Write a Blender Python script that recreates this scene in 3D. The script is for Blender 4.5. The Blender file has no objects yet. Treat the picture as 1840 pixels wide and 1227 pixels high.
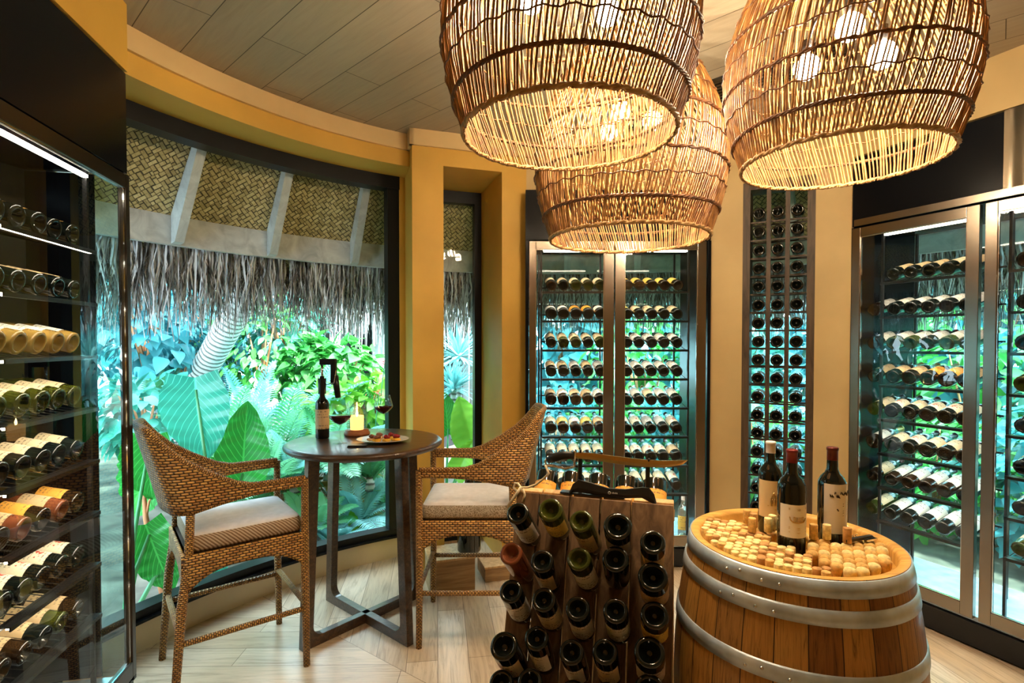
import bpy, bmesh, math, random
from math import sin, cos, pi, radians as R, hypot, atan2, sqrt
from mathutils import Vector, Matrix
rnd = random.Random(11)
sc = bpy.context.scene
COL = sc.collection
sc.view_settings.view_transform = 'Standard'
sc.view_settings.look = 'None'
sc.view_settings.gamma = 1.0
sc.view_settings.use_curve_mapping = False
sc.view_settings.exposure = 0.92
sc.cycles.use_denoising = True
sc.cycles.max_bounces = 9
sc.cycles.diffuse_bounces = 4
sc.cycles.glossy_bounces = 4
sc.cycles.transmission_bounces = 6
sc.cycles.transparent_max_bounces = 20
sc.cycles.sample_clamp_indirect = 6.0
sc.cycles.caustics_reflective = False
sc.cycles.caustics_refractive = False

# ---------------------------------------------------------------- camera
EYE = 1.55
F = 960.0
PIT = R(1.2)
cam_d = bpy.data.cameras.new('camera')
cam = bpy.data.objects.new('camera', cam_d)
COL.objects.link(cam)
cam.location = (0, 0, EYE)
cam.rotation_euler = (R(90) - PIT, 0, 0)
cam_d.sensor_width = 36
cam_d.sensor_fit = 'HORIZONTAL'
cam_d.lens = 36 * F / 1840
cam_d.shift_y = 21.6 / 1840
cam_d.clip_start = 0.02
sc.camera = cam

def ray(px, py):
    u = (px - 920) / F
    v = -(py - 21.6 - 613.5) / F
    y = cos(PIT) + v * sin(PIT)
    z = -sin(PIT) + v * cos(PIT)
    return u / y, z / y
def atz(px, py, z):
    a, b = ray(px, py); Y = (z - EYE) / b
    return Vector((a * Y, Y, z))
def aty(px, py, Y):
    a, b = ray(px, py)
    return Vector((a * Y, Y, EYE + b * Y))
def atplane(px, py, p0, n):
    a, b = ray(px, py)
    d = Vector((a, 1, b)); o = Vector((0, 0, EYE))
    t = (Vector(p0) - o).dot(n) / d.dot(n)
    return o + d * t

# ---------------------------------------------------------------- materials
MATS = {}
def newmat(name):
    m = bpy.data.materials.new(name); m.use_nodes = True
    nt = m.node_tree; nt.nodes.clear()
    MATS[name] = m
    return m, nt, nt.nodes, nt.links
def N(nt, t, **kw):
    n = nt.nodes.new(t)
    for k, v in kw.items():
        if k.startswith('i_'):
            n.inputs[k[2:].replace('_', ' ')].default_value = v
        else:
            setattr(n, k, v)
    return n
def rgb(c): return (c[0], c[1], c[2], 1)
def principled(nt, col=None, rough=.5, metal=0, spec=.5, trans=0, ior=1.45, coat=0, sheen=0):
    b = nt.nodes.new('ShaderNodeBsdfPrincipled')
    o = nt.nodes.new('ShaderNodeOutputMaterial')
    nt.links.new(b.outputs[0], o.inputs[0])
    if col: b.inputs['Base Color'].default_value = rgb(col)
    b.inputs['Roughness'].default_value = rough
    b.inputs['Metallic'].default_value = metal
    b.inputs['Specular IOR Level'].default_value = spec
    b.inputs['Transmission Weight'].default_value = trans
    b.inputs['IOR'].default_value = ior
    b.inputs['Coat Weight'].default_value = coat
    return b
def coords(nt, kind='Object', scale=(1, 1, 1), rot=(0, 0, 0), loc=(0, 0, 0)):
    tc = nt.nodes.new('ShaderNodeTexCoord'); mp = nt.nodes.new('ShaderNodeMapping')
    nt.links.new(tc.outputs[kind], mp.inputs[0])
    mp.inputs['Scale'].default_value = scale
    mp.inputs['Rotation'].default_value = rot
    mp.inputs['Location'].default_value = loc
    return mp.outputs[0]
def ramp(nt, fac, stops):
    r = nt.nodes.new('ShaderNodeValToRGB')
    nt.links.new(fac, r.inputs[0])
    e = r.color_ramp.elements
    while len(e) < len(stops): e.new(.5)
    for i, (p, c) in enumerate(stops):
        e[i].position = p; e[i].color = rgb(c) if len(c) == 3 else c
    return r.outputs[0]
def noise(nt, vec, scale=5, detail=3, rough=.5, dist=0):
    n = nt.nodes.new('ShaderNodeTexNoise')
    nt.links.new(vec, n.inputs['Vector'])
    n.inputs['Scale'].default_value = scale; n.inputs['Detail'].default_value = detail
    n.inputs['Roughness'].default_value = rough; n.inputs['Distortion'].default_value = dist
    return n.outputs[0]
def mixc(nt, fac, a, b, mode='MIX'):
    n = nt.nodes.new('ShaderNodeMix'); n.data_type = 'RGBA'; n.blend_type = mode
    for sock, v in ((0, fac), (6, a), (7, b)):
        if hasattr(v, 'is_linked') or hasattr(v, 'links'):
            nt.links.new(v, n.inputs[sock])
        else:
            n.inputs[sock].default_value = v if sock == 0 else rgb(v)
    return n.outputs[2]
def mth(nt, op, a, b=0.0):
    n = nt.nodes.new('ShaderNodeMath'); n.operation = op
    for i, v in ((0, a), (1, b)):
        if hasattr(v, 'links'): nt.links.new(v, n.inputs[i])
        else: n.inputs[i].default_value = v
    return n.outputs[0]
def bump(nt, b, h, strength=.3, dist=.01):
    n = nt.nodes.new('ShaderNodeBump')
    n.inputs['Strength'].default_value = strength; n.inputs['Distance'].default_value = dist
    nt.links.new(h, n.inputs['Height']); nt.links.new(n.outputs[0], b.inputs['Normal'])

def plain(name, col, rough=.5, metal=0, vary=.12, scale=8, spec=.5, **kw):
    m, nt, ns, ln = newmat(name)
    b = principled(nt, col, rough, metal, spec, **kw)
    if vary:
        f = noise(nt, coords(nt), scale, 3)
        c = ramp(nt, f, [(.3, [x * (1 - vary) for x in col]), (.7, [min(1, x * (1 + vary)) for x in col])])
        ln.new(c, b.inputs['Base Color'])
    return m
def wood(name, c1, c2, c3, scale=(3, 3, .4), rough=.45, nscale=12, coat=0, kind='Object', bmp=.15):
    m, nt, ns, ln = newmat(name)
    b = principled(nt, c1, rough, coat=coat)
    v = coords(nt, kind, scale)
    f = noise(nt, v, nscale, 6, .6, 1.2)
    c = ramp(nt, f, [(.3, c3), (.5, c1), (.72, c2)])
    ln.new(c, b.inputs['Base Color'])
    bump(nt, b, f, bmp, .004)
    return m
def emit(name, col, s):
    m, nt, ns, ln = newmat(name)
    e = N(nt, 'ShaderNodeEmission'); o = N(nt, 'ShaderNodeOutputMaterial')
    e.inputs[0].default_value = rgb(col); e.inputs[1].default_value = s
    ln.new(e.outputs[0], o.inputs[0])
    return m
def pane(name, tint=(1, 1, 1), ior=1.5, rough=0.0):
    m, nt, ns, ln = newmat(name)
    t = N(nt, 'ShaderNodeBsdfTransparent'); g = N(nt, 'ShaderNodeBsdfGlossy'); fr = N(nt, 'ShaderNodeFresnel')
    mx = N(nt, 'ShaderNodeMixShader'); o = N(nt, 'ShaderNodeOutputMaterial')
    t.inputs[0].default_value = rgb(tint); g.inputs['Roughness'].default_value = rough
    fr.inputs[0].default_value = ior
    ge = N(nt, 'ShaderNodeNewGeometry')
    ln.new(mth(nt, 'MULTIPLY', fr.outputs[0], mth(nt, 'SUBTRACT', 1.0, ge.outputs['Backfacing'])), mx.inputs[0]); ln.new(t.outputs[0], mx.inputs[1]); ln.new(g.outputs[0], mx.inputs[2])
    ln.new(mx.outputs[0], o.inputs[0])
    return m

# painted plaster
def plaster(name, col):
    m, nt, ns, ln = newmat(name)
    b = principled(nt, col, .55)
    f = noise(nt, coords(nt), 2.2, 4, .55)
    ln.new(ramp(nt, f, [(.3, [x * .9 for x in col]), (.7, [min(1, x * 1.08) for x in col])]), b.inputs['Base Color'])
    bump(nt, b, noise(nt, coords(nt), 60, 2), .05, .002)
    return m
plaster('mustard_paint', (.66, .39, .065))
plaster('cream_paint', (.62, .45, .21))
plaster('kerb_paint', (.62, .50, .34))
plaster('crown_paint', (.70, .50, .24))

def planks(name, cols, bw, rh, rot, rough, gap=.004, gapcol=(.03, .02, .012), coat=0, grain=.5, kind='Object', spec=.5):
    m, nt, ns, ln = newmat(name)
    b = principled(nt, cols[0], rough, coat=coat, spec=spec)
    v = coords(nt, kind, rot=(0, 0, rot))
    br = N(nt, 'ShaderNodeTexBrick', offset=.37, offset_frequency=2)
    ln.new(v, br.inputs['Vector'])
    br.inputs['Color1'].default_value = rgb(cols[0]); br.inputs['Color2'].default_value = rgb(cols[1])
    br.inputs['Mortar'].default_value = rgb(gapcol)
    br.inputs['Scale'].default_value = 1; br.inputs['Mortar Size'].default_value = gap
    br.inputs['Mortar Smooth'].default_value = .2
    br.inputs['Brick Width'].default_value = bw; br.inputs['Row Height'].default_value = rh
    v2 = coords(nt, kind, scale=(1, 1, 1), rot=(0, 0, rot))
    mp = N(nt, 'ShaderNodeMapping'); mp.inputs['Scale'].default_value = (1.2, 14, 1)
    ln.new(v2, mp.inputs[0])
    f = noise(nt, mp.outputs[0], 3, 6, .62, .8)
    g = ramp(nt, f, [(.25, [1 - grain] * 3), (.6, (1, 1, 1))])
    c = mixc(nt, 1.0, br.outputs['Color'], g, 'MULTIPLY')
    ln.new(c, b.inputs['Base Color'])
    bump(nt, b, br.outputs['Fac'], .25, -.004)
    return m
def floor_mat():
    m, nt, ns, ln = newmat('oak_floor')
    b = principled(nt, (.5, .4, .3), .30)
    def layer(rot):
        v = coords(nt, 'Object', rot=(0, 0, rot))
        br = N(nt, 'ShaderNodeTexBrick', offset=.37, offset_frequency=2); ln.new(v, br.inputs['Vector'])
        for k, val in (('Color1', rgb((.66, .53, .39))), ('Color2', rgb((.48, .35, .225))), ('Mortar', rgb((.20, .14, .09)))): br.inputs[k].default_value = val
        for k, val in (('Scale', 1), ('Mortar Size', .0018), ('Mortar Smooth', .3), ('Brick Width', 1.3), ('Row Height', .15)): br.inputs[k].default_value = val
        mp = N(nt, 'ShaderNodeMapping'); mp.inputs['Scale'].default_value = (1.1, 11, 1); ln.new(v, mp.inputs[0])
        f = noise(nt, mp.outputs[0], 2.4, 7, .66, 1.6)
        g = ramp(nt, f, [(.28, (.55, .50, .45)), (.5, (.92, .92, .92)), (.75, (1.12, 1.1, 1.08))])
        return mixc(nt, 1, br.outputs['Color'], g, 'MULTIPLY'), f
    ca, fa = layer(R(82)); cb, fb = layer(R(-1))
    sp = N(nt, 'ShaderNodeSeparateXYZ'); ln.new(coords(nt), sp.inputs[0])
    g = mth(nt, 'ADD', mth(nt, 'MULTIPLY', mth(nt, 'ADD', sp.outputs[0], .869), .592), mth(nt, 'MULTIPLY', mth(nt, 'SUBTRACT', sp.outputs[1], 2.75), .806))
    z = mth(nt, 'GREATER_THAN', g, 0.0)
    c = mixc(nt, z, cb, ca)
    c = mixc(nt, mth(nt, 'LESS_THAN', mth(nt, 'ABSOLUTE', g), .0015), c, (.2, .14, .09))
    ln.new(c, b.inputs['Base Color'])
    bump(nt, b, fa, .06, .002)
floor_mat()
planks('ceiling_planks', [(.37, .31, .235), (.32, .27, .20)], 1.25, .21, R(42.4), .42, .0022, (.05, .035, .02), grain=.15)

def weave(name, ca, cb, bw=.026, rh=.0115, rough=.42, dark=(.035, .014, .004)):
    m, nt, ns, ln = newmat(name)
    b = principled(nt, ca, rough)
    v = coords(nt, 'UV')
    sp = N(nt, 'ShaderNodeSeparateXYZ'); ln.new(v, sp.inputs[0])
    rv = mth(nt, 'DIVIDE', sp.outputs[1], rh)
    row = mth(nt, 'FLOOR', rv)
    uu = mth(nt, 'ADD', mth(nt, 'DIVIDE', sp.outputs[0], bw), mth(nt, 'MULTIPLY', row, .5))
    fu = mth(nt, 'SINE', mth(nt, 'MULTIPLY', mth(nt, 'FRACT', uu), pi))
    fv = mth(nt, 'SINE', mth(nt, 'MULTIPLY', mth(nt, 'FRACT', rv), pi))
    h = mth(nt, 'MULTIPLY', mth(nt, 'POWER', fu, .55), mth(nt, 'POWER', fv, .7))
    cell = N(nt, 'ShaderNodeTexWhiteNoise', noise_dimensions='2D')
    cx = N(nt, 'ShaderNodeCombineXYZ'); ln.new(mth(nt, 'FLOOR', uu), cx.inputs[0]); ln.new(row, cx.inputs[1]); ln.new(cx.outputs[0], cell.inputs['Vector'])
    c = mixc(nt, cell.outputs['Value'], ca, cb)
    c = mixc(nt, ramp(nt, h, [(.25, (0, 0, 0)), (.62, (1, 1, 1))]), dark, c)
    ln.new(c, b.inputs['Base Color'])
    bump(nt, b, h, 1.0, .006)
    return m
weave('wicker', (.78, .43, .11), (.45, .20, .045))
weave('wicker_wrap', (.70, .38, .10), (.42, .19, .045), .016, .0085)
def woodm():
    wood('dark_walnut', (.055, .028, .015), (.11, .058, .03), (.02, .011, .007), (1.5, 14, 14), .32, 4, coat=.25)
    wood('pupitre_wood', (.16, .088, .042), (.27, .16, .08), (.07, .035, .017), (9, 9, .6), .6, 3)
    wood('pale_wood', (.60, .38, .17), (.72, .50, .25), (.40, .23, .09), (9, 9, .8), .6, 3)
    wood('crate_wood', (.34, .20, .09), (.46, .30, .14), (.2, .11, .05), (.8, 9, 9), .6, 3)
    wood('rack_wood', (.085, .055, .035), (.13, .085, .05), (.04, .025, .016), (5, 5, .6), .5, 5)
    wood('coaster_wood', (.34, .11, .035), (.45, .17, .06), (.2, .06, .02), (2, 9, 9), .4, 5)
    wood('white_beam', (.55, .55, .52), (.68, .68, .64), (.40, .40, .38), (4, 4, 4), .6, 2)
    wood('barrel_head', (.62, .34, .07), (.75, .45, .12), (.42, .2, .035), (1, 11, 1), .5, 3, coat=.1)
woodm()
def barrelmat():
    m, nt, ns, ln = newmat('barrel_oak')
    b = principled(nt, (.3, .15, .05), .42, coat=.15)
    v = coords(nt, 'UV')
    sp = N(nt, 'ShaderNodeSeparateXYZ'); ln.new(v, sp.inputs[0])
    st = mth(nt, 'FRACT', mth(nt, 'MULTIPLY', sp.outputs[0], 1.0))
    idx = mth(nt, 'FLOOR', sp.outputs[0])
    wn = N(nt, 'ShaderNodeTexWhiteNoise', noise_dimensions='1D'); ln.new(idx, wn.inputs['W'])
    base = ramp(nt, wn.outputs['Value'], [(0, (.26, .11, .028)), (.4, (.46, .23, .055)), (.75, (.60, .33, .085)), (1, (.36, .18, .05))])
    mp = N(nt, 'ShaderNodeMapping'); mp.inputs['Scale'].default_value = (2.2, 1.6, 1); ln.new(v, mp.inputs[0])
    cmb = N(nt, 'ShaderNodeCombineXYZ'); s2 = N(nt, 'ShaderNodeSeparateXYZ'); ln.new(mp.outputs[0], s2.inputs[0])
    ln.new(s2.outputs[0], cmb.inputs[0]); ln.new(s2.outputs[1], cmb.inputs[1]); ln.new(wn.outputs['Value'], cmb.inputs[2])
    f = noise(nt, cmb.outputs[0], 3.4, 6, .65, 1.6)
    g = ramp(nt, f, [(.3, (.25, .2, .16)), (.47, (.85, .8, .75)), (.7, (1.15, 1.1, 1.0))])
    c = mixc(nt, 1, base, g, 'MULTIPLY')
    gap = mth(nt, 'LESS_THAN', mth(nt, 'ABSOLUTE', mth(nt, 'SUBTRACT', st, .5)), .482)
    c = mixc(nt, gap, (.03, .012, .004), c)
    ln.new(c, b.inputs['Base Color'])
    bump(nt, b, f, .2, .004)
barrelmat()
plain('galvanised', (.52, .60, .68), .42, .6, .25, 14)
plain('rivet_metal', (.65, .65, .63), .25, .9, .05)
plain('steel', (.27, .23, .19), .22, 1.0, .08, 3)
def brushed():
    m, nt, ns, ln = newmat('brushed_steel')
    b = principled(nt, (.30, .26, .20), .22, 1.0)
    f = noise(nt, coords(nt, 'Object', (7, .01, .15)), 1, 1)
    bump(nt, b, f, 1.0, .05)
brushed()
plain('dark_steel', (.06, .05, .042), .3, .9, .15, 3)
plain('black_panel', (.004, .005, .008), .22, 0, .1, 3, spec=.16)
plain('black_metal', (.012, .012, .014), .3, .3, .1)
plain('black_frame', (.004, .005, .008), .4, 0, .1, spec=.3)
plain('chrome', (.75, .75, .75), .12, 1, 0)
plain('brass', (.62, .42, .17), .28, 1, .1)
plain('black_leather', (.012, .011, .011), .38, 0, .2, 40)
plain('off_white', (.72, .72, .70), .7, 0, .05)
plain('porcelain', (.82, .82, .80), .15, 0, .02)
plain('cord', (.70, .58, .38), .8, 0, .15, 60)
plain('cushion_top', (.86, .84, .87), .85, 0, .06, 30)
plain('cork', (.68, .41, .13), .85, 0, .3, 90)
plain('cork_pale', (.84, .64, .30), .85, 0, .3, 90)
plain('cork_dark', (.52, .27, .09), .85, 0, .35, 60)
plain('food_orange', (.85, .42, .03), .5, 0, .3, 60)
plain('food_brown', (.22, .07, .03), .4, 0, .5, 60)
plain('food_red', (.32, .015, .02), .25, 0, .4, 60)
plain('food_bread', (.62, .34, .13), .7, 0, .3, 60)
plain('thatch_solid', (.10, .085, .065), .9, 0, .5, 20)
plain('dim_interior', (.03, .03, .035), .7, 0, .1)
plain('foil_black', (.015, .015, .017), .3, .2, .1)
plain('foil_red', (.17, .012, .014), .35, .3, .2, 40)
plain('foil_maroon', (.10, .014, .010), .3, .3, .3, 40)
plain('foil_gold', (.55, .38, .14), .3, .7, .1)
plain('foil_white', (.74, .70, .68), .45, 0, .08, 40)
plain('sun_orange', (.95, .36, .03), .5, 0, .1)
plain('garden_soil', (.13, .11, .085), .95, 0, .6, 4)
plain('white_gravel', (.62, .64, .64), .9, 0, .4, 30)
plain('hut_white', (.62, .66, .68), .8, 0, .08)
plain('clay', (.45, .18, .08), .7, 0, .2)
def cush():
    m, nt, ns, ln = newmat('cushion_side')
    b = principled(nt, (.4, .3, .2), .85)
    v = coords(nt, 'Object')
    w = N(nt, 'ShaderNodeTexWave', wave_type='BANDS', bands_direction='DIAGONAL')
    ln.new(v, w.inputs[0]); w.inputs['Scale'].default_value = 38; w.inputs['Distortion'].default_value = .6
    ln.new(ramp(nt, w.outputs[1], [(.35, (.27, .17, .10)), (.6, (.62, .50, .37))]), b.inputs['Base Color'])
    bump(nt, b, w.outputs[1], .5, .003)
cush()
def seatfab():
    m, nt, ns, ln = newmat('speckled_linen')
    b = principled(nt, (.5, .45, .35), .9)
    f = noise(nt, coords(nt), 220, 2)
    ln.new(ramp(nt, f, [(.4, (.26, .20, .13)), (.6, (.66, .60, .50))]), b.inputs['Base Color'])
seatfab()
def rattan():
    for nme, a, c in (('rattan_cane', (.38, .19, .05), (.17, .07, .018)), ('rattan_ring', (.22, .085, .025), (.09, .035, .012)), ('rattan_rim', (.52, .33, .14), (.36, .2, .07))):
        m, nt, ns, ln = newmat(nme)
        d = principled(nt, a, .5)
        f = noise(nt, coords(nt), 30, 2)
        cc = ramp(nt, f, [(.35, c), (.65, a)])
        ln.new(cc, d.inputs['Base Color'])
rattan()
def mat_weave_soffit():
    m, nt, ns, ln = newmat('palm_mat')
    b = principled(nt, (.3, .24, .12), .8)
    v = coords(nt, 'UV', rot=(0, 0, R(45)))
    c1 = N(nt, 'ShaderNodeTexBrick', offset=.5); ln.new(v, c1.inputs['Vector'])
    for k, val in (('Color1', rgb((.60, .47, .22))), ('Color2', rgb((.36, .27, .11))), ('Mortar', rgb((.035, .028, .012)))): c1.inputs[k].default_value = val
    for k, val in (('Scale', 1), ('Mortar Size', .0045), ('Mortar Smooth', .8), ('Brick Width', .07), ('Row Height', .027)): c1.inputs[k].default_value = val
    v2 = coords(nt, 'UV', rot=(0, 0, R(-45)))
    c2 = N(nt, 'ShaderNodeTexBrick', offset=.5); ln.new(v2, c2.inputs['Vector'])
    for k, val in (('Color1', rgb((.48, .37, .16))), ('Color2', rgb((.64, .52, .26))), ('Mortar', rgb((.035, .028, .012)))): c2.inputs[k].default_value = val
    for k, val in (('Scale', 1), ('Mortar Size', .0045), ('Mortar Smooth', .8), ('Brick Width', .07), ('Row Height', .027)): c2.inputs[k].default_value = val
    ch = N(nt, 'ShaderNodeTexChecker'); ln.new(v, ch.inputs[0]); ch.inputs['Scale'].default_value = 1 / .054
    c = mixc(nt, ch.outputs['Fac'], c1.outputs['Color'], c2.outputs['Color'])
    ln.new(c, b.inputs['Base Color'])
    bump(nt, b, mth(nt, 'ADD', c1.outputs['Fac'], c2.outputs['Fac']), .6, -.01)
mat_weave_soffit()
def thatch():
    m, nt, ns, ln = newmat('thatch_strands')
    b = principled(nt, (.2, .18, .15), .85)
    v = coords(nt, 'Object', (45, 45, 1.2))
    f = noise(nt, v, 1, 2)
    ln.new(ramp(nt, f, [(.36, (.03, .024, .02)), (.47, (.25, .22, .21)), (.56, (.72, .70, .72))]), b.inputs['Base Color'])
    m, nt, ns, ln = newmat('pale_thatch')
    b = principled(nt, (.5, .5, .5), .85)
    f = noise(nt, coords(nt, 'Object', (30, 30, 1)), 1, 2)
    ln.new(ramp(nt, f, [(.35, (.12, .11, .11)), (.6, (.62, .62, .62))]), b.inputs['Base Color'])
    m, nt, ns, ln = newmat('palm_bark')
    b = principled(nt, (.45, .42, .40), .85)
    v = coords(nt, 'UV')
    w = N(nt, 'ShaderNodeTexWave', wave_type='BANDS', bands_direction='Y'); ln.new(v, w.inputs[0])
    w.inputs['Scale'].default_value = 5.5; w.inputs['Distortion'].default_value = 2.5; w.inputs['Detail'].default_value = 3
    ln.new(ramp(nt, w.outputs[1], [(.12, (.16, .14, .13)), (.3, (.52, .49, .48)), (.8, (.72, .69, .68))]), b.inputs['Base Color'])
    bump(nt, b, w.outputs[1], .5, .01)
thatch()
def leafmat(name, ca, cb, rough=.35, vein=False, tl=.35, nsc=2.0):
    m, nt, ns, ln = newmat(name)
    p = nt.nodes.new('ShaderNodeBsdfPrincipled')
    t = N(nt, 'ShaderNodeBsdfTranslucent'); mx = N(nt, 'ShaderNodeMixShader'); o = N(nt, 'ShaderNodeOutputMaterial')
    p.inputs['Roughness'].default_value = rough
    f = noise(nt, coords(nt), nsc, 3, .6)
    c = ramp(nt, f, [(.35, ca), (.65, cb)])
    if vein:
        v = coords(nt, 'UV')
        sp = N(nt, 'ShaderNodeSeparateXYZ'); ln.new(v, sp.inputs[0])
        a = mth(nt, 'ABSOLUTE', mth(nt, 'SUBTRACT', sp.outputs[0], .5))
        w = mth(nt, 'FRACT', mth(nt, 'MULTIPLY', mth(nt, 'SUBTRACT', sp.outputs[1], mth(nt, 'MULTIPLY', a, .9)), 10))
        ve = mth(nt, 'MAXIMUM', mth(nt, 'LESS_THAN', w, .12), mth(nt, 'LESS_THAN', a, .018))
        c = mixc(nt, mth(nt, 'MULTIPLY', ve, .38), c, [min(1, x * 2.2 + .06) for x in cb])
    ln.new(c, p.inputs['Base Color']); ln.new(c, t.inputs[0])
    mx.inputs[0].default_value = tl
    ln.new(p.outputs[0], mx.inputs[1]); ln.new(t.outputs[0], mx.inputs[2]); ln.new(mx.outputs[0], o.inputs[0])
leafmat('leaf_blue', (.014, .13, .16), (.14, .52, .58), .3)
leafmat('leaf_teal', (.02, .19, .15), (.16, .62, .48), .3)
leafmat('leaf_green', (.02, .20, .03), (.16, .58, .12), .35)
leafmat('leaf_lime', (.10, .36, .02), (.38, .75, .10), .35)
leafmat('leaf_dark', (.006, .05, .035), (.03, .16, .10), .4)
leafmat('leaf_taro', (.010, .15, .02), (.035, .33, .045), .35, vein=True, nsc=.9)
leafmat('leaf_taro_blue', (.02, .22, .16), (.06, .40, .28), .35, vein=True, nsc=.9)
leafmat('frond_green', (.05, .30, .10), (.30, .72, .42), .35)
leafmat('frond_cyan', (.12, .42, .42), (.45, .85, .85), .35)
leafmat('leaf_dry', (.30, .24, .05), (.55, .45, .12), .6)
leafmat('petal_red', (.5, .02, .03), (.8, .06, .05), .5)
# glass & bottles
pane('window_glass', (.97, 1, .99), 1.38)
pane('cabinet_glass', (.96, .99, .98), 1.5)
pane('back_glass', (.80, .96, .94), 1.4)
pane('crystal', (.97, .98, .98), 1.85)
plain('dark_glass', (.004, .006, .005), .05, 0, 0, coat=.4)
plain('brown_glass', (.018, .009, .004), .06, 0, 0, coat=.4)
plain('olive_glass', (.075, .085, .01), .05, 0, 0, trans=.55, coat=.3)
plain('amber_glass', (.55, .33, .08), .07, 0, 0, trans=.5, coat=.3)
plain('rose_glass', (.30, .085, .035), .06, 0, 0, trans=.45, coat=.3)
plain('clear_glass', (.65, .66, .55), .05, 0, 0, trans=.8, coat=.2)
plain('red_wine', (.035, .002, .006), .05, 0, 0)
def candle():
    m, nt, ns, ln = newmat('candle_wax')
    b = principled(nt, (.9, .6, .15), .5)
    b.inputs['Subsurface Weight'].default_value = .3
    b.inputs['Subsurface Radius'].default_value = (.05, .03, .01)
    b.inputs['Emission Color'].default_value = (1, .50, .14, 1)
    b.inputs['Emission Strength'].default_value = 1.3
candle()
emit('flame', (1, .72, .25), 30)
emit('bulb_glow', (1, .80, .52), 205)
emit('led_strip', (1, .86, .66), 26)
def paper(name, col, ink=(.08, .06, .05), motif=None, thr=.52):
    m, nt, ns, ln = newmat(name)
    b = principled(nt, col, .6)
    v = coords(nt, 'UV')
    sp = N(nt, 'ShaderNodeSeparateXYZ'); ln.new(v, sp.inputs[0])
    u, w = sp.outputs[0], sp.outputs[1]
    oi = N(nt, 'ShaderNodeObjectInfo')
    au = mth(nt, 'ABSOLUTE', mth(nt, 'SUBTRACT', u, .5))
    lines = mth(nt, 'LESS_THAN', mth(nt, 'FRACT', mth(nt, 'MULTIPLY', w, 7.0)), .42)
    mp = N(nt, 'ShaderNodeMapping'); mp.inputs['Scale'].default_value = (26, 7, 1); ln.new(v, mp.inputs[0])
    nz = noise(nt, mp.outputs[0], 1.0, 1)
    ink1 = mth(nt, 'MULTIPLY', mth(nt, 'MULTIPLY', lines, mth(nt, 'GREATER_THAN', nz, thr)), mth(nt, 'LESS_THAN', au, .3))
    # keep the lower two thirds blank but for one heavy line and a small crest
    top = mth(nt, 'GREATER_THAN', w, .52); low = mth(nt, 'LESS_THAN', w, .24)
    ink1 = mth(nt, 'MULTIPLY', ink1, mth(nt, 'MAXIMUM', top, low))
    c = mixc(nt, mth(nt, 'MULTIPLY', ink1, .75), col, ink)
    if motif:
        mp2 = N(nt, 'ShaderNodeMapping'); mp2.inputs['Scale'].default_value = (5, 5, 1); ln.new(v, mp2.inputs[0])
        n2 = noise(nt, mp2.outputs[0], 1.3, 1)
        dd = mth(nt, 'ADD', mth(nt, 'POWER', mth(nt, 'MULTIPLY', au, 3.2), 2), mth(nt, 'POWER', mth(nt, 'MULTIPLY', mth(nt, 'SUBTRACT', w, .42), 4.5), 2))
        mk = mth(nt, 'MULTIPLY', mth(nt, 'LESS_THAN', dd, .5), mth(nt, 'GREATER_THAN', n2, .5))
        c = mixc(nt, mk, c, motif)
    ln.new(c, b.inputs['Base Color'])
paper('label_cream', (.78, .62, .40))
paper('label_white', (.80, .76, .70))
paper('label_tan', (.62, .44, .24))
paper('label_orange', (.85, .40, .06))
paper('label_yellow', (.78, .56, .12))
paper('label_motif', (.80, .70, .52), motif=(.55, .05, .03))
paper('label_grey', (.55, .52, .50))
M = MATS

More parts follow.
